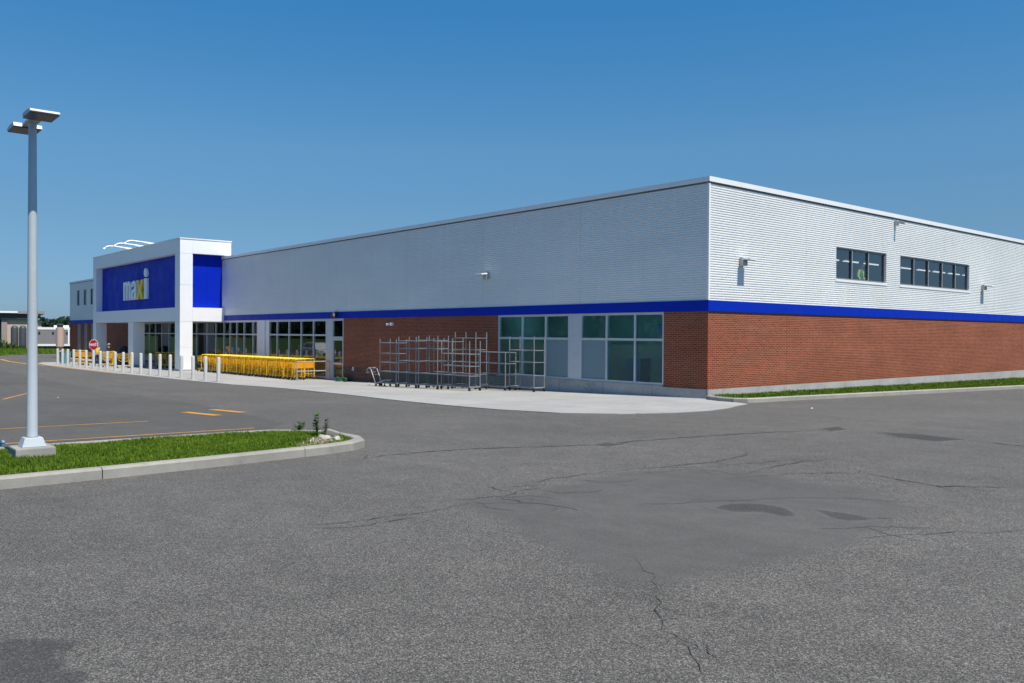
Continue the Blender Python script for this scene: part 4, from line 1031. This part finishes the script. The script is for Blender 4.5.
b = MB(); b.lathe((0, 0, 0), [(.42, 0), (.48, .9), (.5, 1.1)], 16); b.build('bin_body', 'black', t, True); b = MB(); b.lathe((0, 0, 1.101), [(.52, 0), (.52, .06), (.42, .28), (.2, .42), (.02, .46)], 16); b.build('lid', 'black', t, True)
t = thing('teal_bin', 'teal plastic bin behind the bollards at the left end of the row', 'bin', (-62.0, -5.6, gz(-62, -5.6) + .02), R(15))
b = MB(); b.frustum((0, 0), 0, .95, (.24, .3), (.3, .36)); b.build('bin_body', 'teal', t, bevel=.02); b = MB(); b.box(-.32, -.38, .951, .32, .4, 1.0); b.build('lid', 'teal', t, bevel=.015)

# ---------------------------------------------------------------- weeds, stones, litter on the island
def weed(loc, h, n, label, spread=.3, broad=1.):
    t = thing('weed', label, 'weed', (loc[0], loc[1], gz(*loc) + .10)); rr = random.Random(int(loc[0] * 100)); st = MB(); lf = MB()
    for k in range(n):
        a = rr.uniform(0, 6.28); top = Vector((math.cos(a) * spread * rr.uniform(.2, 1) * h, math.sin(a) * spread * rr.uniform(.2, 1) * h, h * rr.uniform(.7, 1.05)))
        st.tube([(0, 0, 0), tuple(top * .5 + Vector((0, 0, .05 * h))), tuple(top)], .006, 5, .003)
        m = int(9 * h / .35) + 5
        for i in range(m):
            q = .15 + .85 * i / m; c = top * q; al = rr.uniform(0, 6.28); L = rr.uniform(.06, .13) * broad; d = Vector((math.cos(al), math.sin(al), rr.uniform(-.1, .7))).normalized(); w = d.cross(UP).normalized() * L * .32
            o = [c, c + d * L * .5 + w, c + d * L, c + d * L * .5 - w]; lf.add(o, [(0, 1, 2, 3)])
    st.build('stem', 'weed', t); lf.build('leaves', 'weed', t, fix=False)
weed(gpt(317, 437, .1), .40, 5, 'taller dark green upright weed at the edge of the bare soil', .16, .8)
weed(gpt(326, 436, .1), .32, 3, 'slimmer bright green weed nearest the curb tip', .14, .8)
weed(gpt(300, 432, .1), .19, 8, 'low bushy weed by the far curb of the grass island', .8, .8)
def stone(loc, r, label, flat=.6, name='stone'):
    bm = bmesh.new(); bmesh.ops.create_icosphere(bm, subdivisions=2, radius=r); rr = random.Random(int(abs(loc[0]) * 991 + abs(loc[1]) * 77))
    for v in bm.verts: v.co *= rr.uniform(.75, 1.2); v.co.z *= flat
    b = MB(); b.v = [tuple(v.co) for v in bm.verts]; bm.verts.index_update(); b.f = [tuple(v.index for v in f.verts) for f in bm.faces]; bm.free()
    o = b.build(name, 'stone'); o.location = (loc[0], loc[1], gz(*loc) + .11 + r * flat * .4); o.rotation_euler = (0, 0, rr.uniform(0, 6)); return tag(o, label, 'stone', 'stones in the bare soil')
stone(gpt(324, 439, .12), .11, 'largest pale stone lying between the weeds and the curb tip')
stone(gpt(337, 440, .12), .07, 'second pale stone nearer the curb tip', .8)
for i in range(90):
    x = random.uniform(2, 5); y = random.uniform(-18, -15.5)
    if inside((x, y), soil): stone((x, y), random.uniform(.02, .045), 'small pale pebble in the bare soil of the island tip')
t = thing('broken_curb_piece', 'tilted broken piece of pale curb at the far side of the island tip', 'concrete chunk', (*gpt(333, 436.5, .12), gz(*gpt(333, 436.5, .12)) + .12), R(35))
b = MB(); b.cbox((0, 0, .06), (.24, .09, .10), Matrix.Rotation(R(14), 3, 'Y')); b.build('chunk', 'curb', t, bevel=.02)
# litter
def litter(px, py, s, label, mat='white', h=.0):
    p = gpt(px, py, h); b = MB(); rr = random.Random(px); n = 7
    pts = [(math.cos(6.283 * i / n) * s * rr.uniform(.6, 1.1), math.sin(6.283 * i / n) * s * rr.uniform(.4, .8), rr.uniform(.0, s * .5)) for i in range(n)]
    b.add(pts + [(0, 0, s * .55), (0, 0, .0)], [(i, (i + 1) % n, n) for i in range(n)] + [((i + 1) % n, i, n + 1) for i in range(n)])
    o = b.build('paper_scrap', mat); o.location = (p[0], p[1], gz(*p) + h + .012); tag(o, label, 'litter', 'scraps of litter')
litter(70, 445, .06, 'crumpled white paper scrap on the asphalt just behind the grass island')
litter(58, 398, .04, 'tiny white scrap on the parking asphalt right of the lamp post')
litter(812, 409, .05, 'white scrap on the asphalt off the lawn curb', 'white')
litter(369, 384.5, .12, 'pale scrap on the walk beside the tipped flat trolley', 'white', .018)
p = gpt(-1.5, 450, 0)
t = thing('teal_cup', 'pale teal rounded tub cut off by the left edge of the photo', 'tub', (p[0], p[1], gz(*p)))
b = MB(); b.lathe((0, 0, 0), [(.07, 0), (.09, .11), (.085, .115)], 14); b.build('tub_body', 'teal', t, True); b = MB(); b.lathe((0, 0, .116), [(.095, 0), (.09, .03), (.05, .045)], 14); b.build('lid', 'alu', t, True)

# ---------------------------------------------------------------- background left
def at(px, dist, z):          # world point at a bearing (px) and distance along the view
    d = f0 * dist + r0 * ((px - 512) / FPX * dist); return (CAM.x + d.x, CAM.y + d.y, z)
vg = gz(-120, 0)
AX = math.atan2(r0.y, r0.x)
# verge grass mound
vp = [(-93, -22), (-93.5, -10), (-95.5, -5), (-100, -2), (-106, .8), (-107, 30), (-118, 60), (-119.5, 60), (-119.5, -60), (-96, -60)]
structure(drape('grass_verge', vp, .03, 'field'))
structure(drape('verge_path', [(-108, 3.5), (-114.5, 6), (-116, 24), (-110, 22)], .036, 'walk'))
def bearing(px): return AX + math.atan((512 - px) / FPX)
bl = at(14, 138, vg)
t = thing('flat_roofed_building', 'beige building with a dark overhanging flat roof at the far left', 'building', bl, bearing(14))
def bb(n, m, *a):
    q = MB(); q.box(*a); return q.build(n, m, t)
bb('wall', 'beige', -.95, 0, -.6, 3.4, 9, 4.9); bb('pier', 'taupe', -1.75, -.2, -.6, -.951, 9, 4.9); bb('recess', 'dark_clad', -12, .6, -.6, -1.751, 9, 4.9)
bb('fascia', 'dark_clad', -13, -.5, 4.91, 3.2, 9, 5.75); bb('roof', 'taupe', -14, -.9, 5.76, 4.3, 9.5, 6.2); bb('roof_edge', 'white', -14, -1.0, 5.86, .5, -.91, 6.15)
bb('parapet', 'beige', 3.401, .2, -.6, 3.9, 8.5, 4.6)
for i, (dx, lb) in enumerate(((-.1, 'left one of two tall dark rounded cabinets before the beige building'), (1.15, 'right one of two tall dark rounded cabinets before the beige building'))):
    q = at(15.2, 130, vg); q = (q[0] + r0.x * dx, q[1] + r0.y * dx, vg)
    c = thing('storage_tank', lb, 'tank', q, 0, 'dark cabinets before the beige building')
    b = MB(); b.lathe((0, 0, 0), [(.52, -.3), (.52, 3.3), (.46, 3.55), (.3, 3.75), (.05, 3.8)], 16); b.build('tank_shell', 'tank', c, True); b = MB(); b.lathe((0, 0, 0), [(.56, -.35), (.56, .05)], 16); b.build('plinth', 'dark_clad', c)
tl = at(34, 126, vg)
t = thing('site_trailer', 'long grey trailer cabin with white trim raised on dark supports', 'trailer', tl, bearing(34))
bb('cladding', 'trailer', 0, 0, 1.05, 9, 3, 3.2); bb('skirt', 'coping', -.05, -.05, .75, 9.05, 3.05, 1.048); bb('roof_trim', 'coping', -.05, -.05, 3.202, 9.05, 3.05, 3.55)
bb('roof_vent', 'white', 2.6, .4, 3.551, 4.6, 1.6, 3.85); bb('corner_post', 'white', 4.45, -.06, 1.05, 4.65, -.001, 3.2)
for x in (.55, 2.35, 4.2): bb('vent', 'black', x, -.08, 2.55, x + .26, -.002, 2.85)
for x in (.3, 1.2, 2.2, 3.2, 4.2, 5.0, 6.5, 8.4): bb('support', 'black', x, .2, -.3, x + .22, 2.8, .745)
bb('undercarriage', 'black', .1, .6, .3, 8.9, 2.6, .745)
rib = MB()
for i in range(22): rib.box(.1 + i * .2, -.02, 1.06, .16 + i * .2, -.001, 3.19)
rib.build('cladding_ribs', 'trailer', t)
q = at(60, 92, vg)
t = thing('sign_pillar', 'beige rounded pillar with a dark cap in front of the grey trailer', 'pillar', (q[0], q[1], gz(q[0], q[1])), AX)
b = MB(); b.lathe((0, 0, 0), [(.16, 0), (.16, .95), (.3, 1.1), (.40, 1.2), (.40, 3.2), (.37, 3.25)], 12); b.build('shaft', 'beige', t); b = MB(); b.lathe((0, 0, 3.251), [(.3, 0), (.3, .22), (.36, .25), (.36, .33), (.28, .4)], 12); b.build('cap', 'tank', t)
b = MB(); b.lathe((0, 0, 2.24), [(.395, 0), (.395, .05)], 12); b.build('ring', 'taupe', t)
# foliage
def leaf_mass(mb, c, rad, n, size, rr):
    for _ in range(n):
        while True:
            v = Vector((rr.uniform(-1, 1), rr.uniform(-1, 1), rr.uniform(-1, 1)))
            if v.length < 1: break
        v = v * (.55 + .45 * rr.random()) if rr.random() < .5 else v.normalized() * rr.uniform(.8, 1.05)
        p = Vector(c) + Vector((v.x * rad[0], v.y * rad[1], v.z * rad[2])); a = Vector((rr.gauss(0, 1), rr.gauss(0, 1), rr.gauss(0, 1))).normalized(); b = a.orthogonal().normalized(); e = a.cross(b); s = size * rr.uniform(.5, 1.3)
        mb.add([p - b * s, p + e * s * .6, p + b * s, p - e * s * .6], [(0, 1, 2, 3)])
rr = random.Random(3)
mb = MB()
for i in range(46):
    q = at(-170 + i * 7.5 + rr.uniform(-3, 3), 285 + rr.uniform(-20, 25), vg); h = rr.uniform(3.7, 4.5)
    leaf_mass(mb, (q[0], q[1], vg + h * .95), (4.4, 3.4, h), 900, .5, rr)
o = mb.build('woodland', 'wood', fix=False); tag(o, 'dark green line of far trees above the grey trailer', 'woodland', kind='stuff')
for i, (px, dist, r, h, lb) in enumerate(((2, 118, .95, 1.5, 'tallest green shrub at the left edge before the beige building'), (7.5, 117, .7, .85, 'low green shrub between the left edge and the dark cabinets'), (12, 122, .7, 1.1, 'dark green shrub at the foot of the left dark cabinet'), (21, 121, .65, .8, 'low green shrub at the foot of the right dark cabinet'))):
    q = at(px, dist, vg); t = thing('shrub', lb, 'shrub', (q[0], q[1], vg), 0, 'shrubs before the beige building')
    b = MB(); leaf_mass(b, (0, 0, h * .55), (r, r, h * .6), 380, .13, rr); b.build('foliage', 'shrub', t, fix=False); b = MB(); b.tube([(0, 0, -.1), (.05, 0, h * .5)], .04, 5); b.tube([(0, 0, 0), (-.2, .1, h * .5)], .03, 5); b.build('stem', 'bark', t)
mb = MB()
for i in range(9000):
    x = rr.uniform(-119, -94); y = rr.uniform(-14, 6)
    if not inside((x, y), vp): continue
    h = rr.uniform(.2, .75) * (.35 if x > -101 else 1); a = rr.uniform(0, 6.28); dx, dy = math.cos(a) * .05, math.sin(a) * .05; z = gz(x, y) + .03
    mb.add([(x - dx, y - dy, z), (x + dx, y + dy, z), (x + rr.uniform(-.15, .15), y + rr.uniform(-.15, .15), z + h)], [(0, 1, 2)])
o = mb.build('rough_grass', 'grass', fix=False); tag(o, 'rough uncut grass on the verge before the beige building', 'grass', kind='stuff')
# unseen trees added beyond the car park to block low sky in the glass
mb = MB()
for i in range(120):
    x = -560 + i * 5.2 + rr.uniform(-2, 2); y = -150 + rr.uniform(-8, 8); h = rr.uniform(6, 9)
    leaf_mass(mb, (x, y, h * .8 - 1), (5, 4, h), 170, 1.1, rr)
o = mb.build('woodland', 'wood', fix=False); tag(o, 'dark belt of unseen trees added across the car park to darken reflections in the shop glass', 'woodland', kind='stuff')

# white car parked across the lot, mirrored in the glass beside the door
t = thing('parked_car', 'white car parked across the lot, seen mirrored in the shop glass beside the glass door', 'car', (-62.5, -18.2, gz(-62.5, -18.2) + .004), R(4))
def car_shell(name, prof, half, taper, mat, parent, bev=.05):
    m = MB(); m.prism(prof, lambda a, z, d: (a, d * (1 - taper * max(0, z - .95)), z), -half, half); return m.build(name, mat, parent, bevel=bev)
MT['car_white'] = M('white_car_paint', (.80, .81, .82), .25, 0, var=.02); MT['car_glass'] = M('dark_car_glass', (.02, .025, .03), .08, 0, var=.05)
body = car_shell('body', [(-2.25, .32), (2.2, .30), (2.28, .62), (2.15, .90), (1.15, 1.05), (-2.2, 1.08), (-2.32, .75)], .90, .12, 'car_white', t)
cab = car_shell('cabin', [(1.2, 1.04), (.45, 1.58), (-.3, 1.68), (-1.5, 1.66), (-2.15, 1.10), (-2.1, 1.06)], .84, .28, 'car_white', t)
for sgn in (-1, 1):
    for pr in ([(.98, 1.10), (.42, 1.52), (-.20, 1.58), (-.20, 1.10)], [(-.30, 1.10), (-.30, 1.585), (-1.05, 1.58), (-1.05, 1.10)], [(-1.14, 1.10), (-1.14, 1.57), (-1.5, 1.54), (-1.85, 1.14)]):
        m = MB(); m.prism(pr, lambda a, z, d: (a, sgn * (d * (1 - .28 * (z - .95)) + .006), z), .82, .845); m.build('side_window', 'car_glass', t)
    m = MB(); m.box(2.12, sgn * .62 - .16, .68, 2.27, sgn * .62 + .16, .82); m.build('headlight', 'alu', t, bevel=.02)
    m = MB(); m.box(.78, sgn * .98 - .09, 1.08, .9, sgn * .98 + .09, 1.22); m.build('wing_mirror', 'car_white', t, bevel=.02)
    for wx in (1.38, -1.42):
        m = MB(); m.tube([(wx, sgn * .72, .34), (wx, sgn * .93, .34)], .34, 24); w = m.build('wheel', 'rubber', t); m = MB(); m.tube([(wx, sgn * .90, .34), (wx, sgn * .94, .34)], .21, 16); m.build('rim', 'alu', w)
m = MB(); m.box(2.2, -.45, .42, 2.30, .45, .62); m.build('grille', 'black', t)
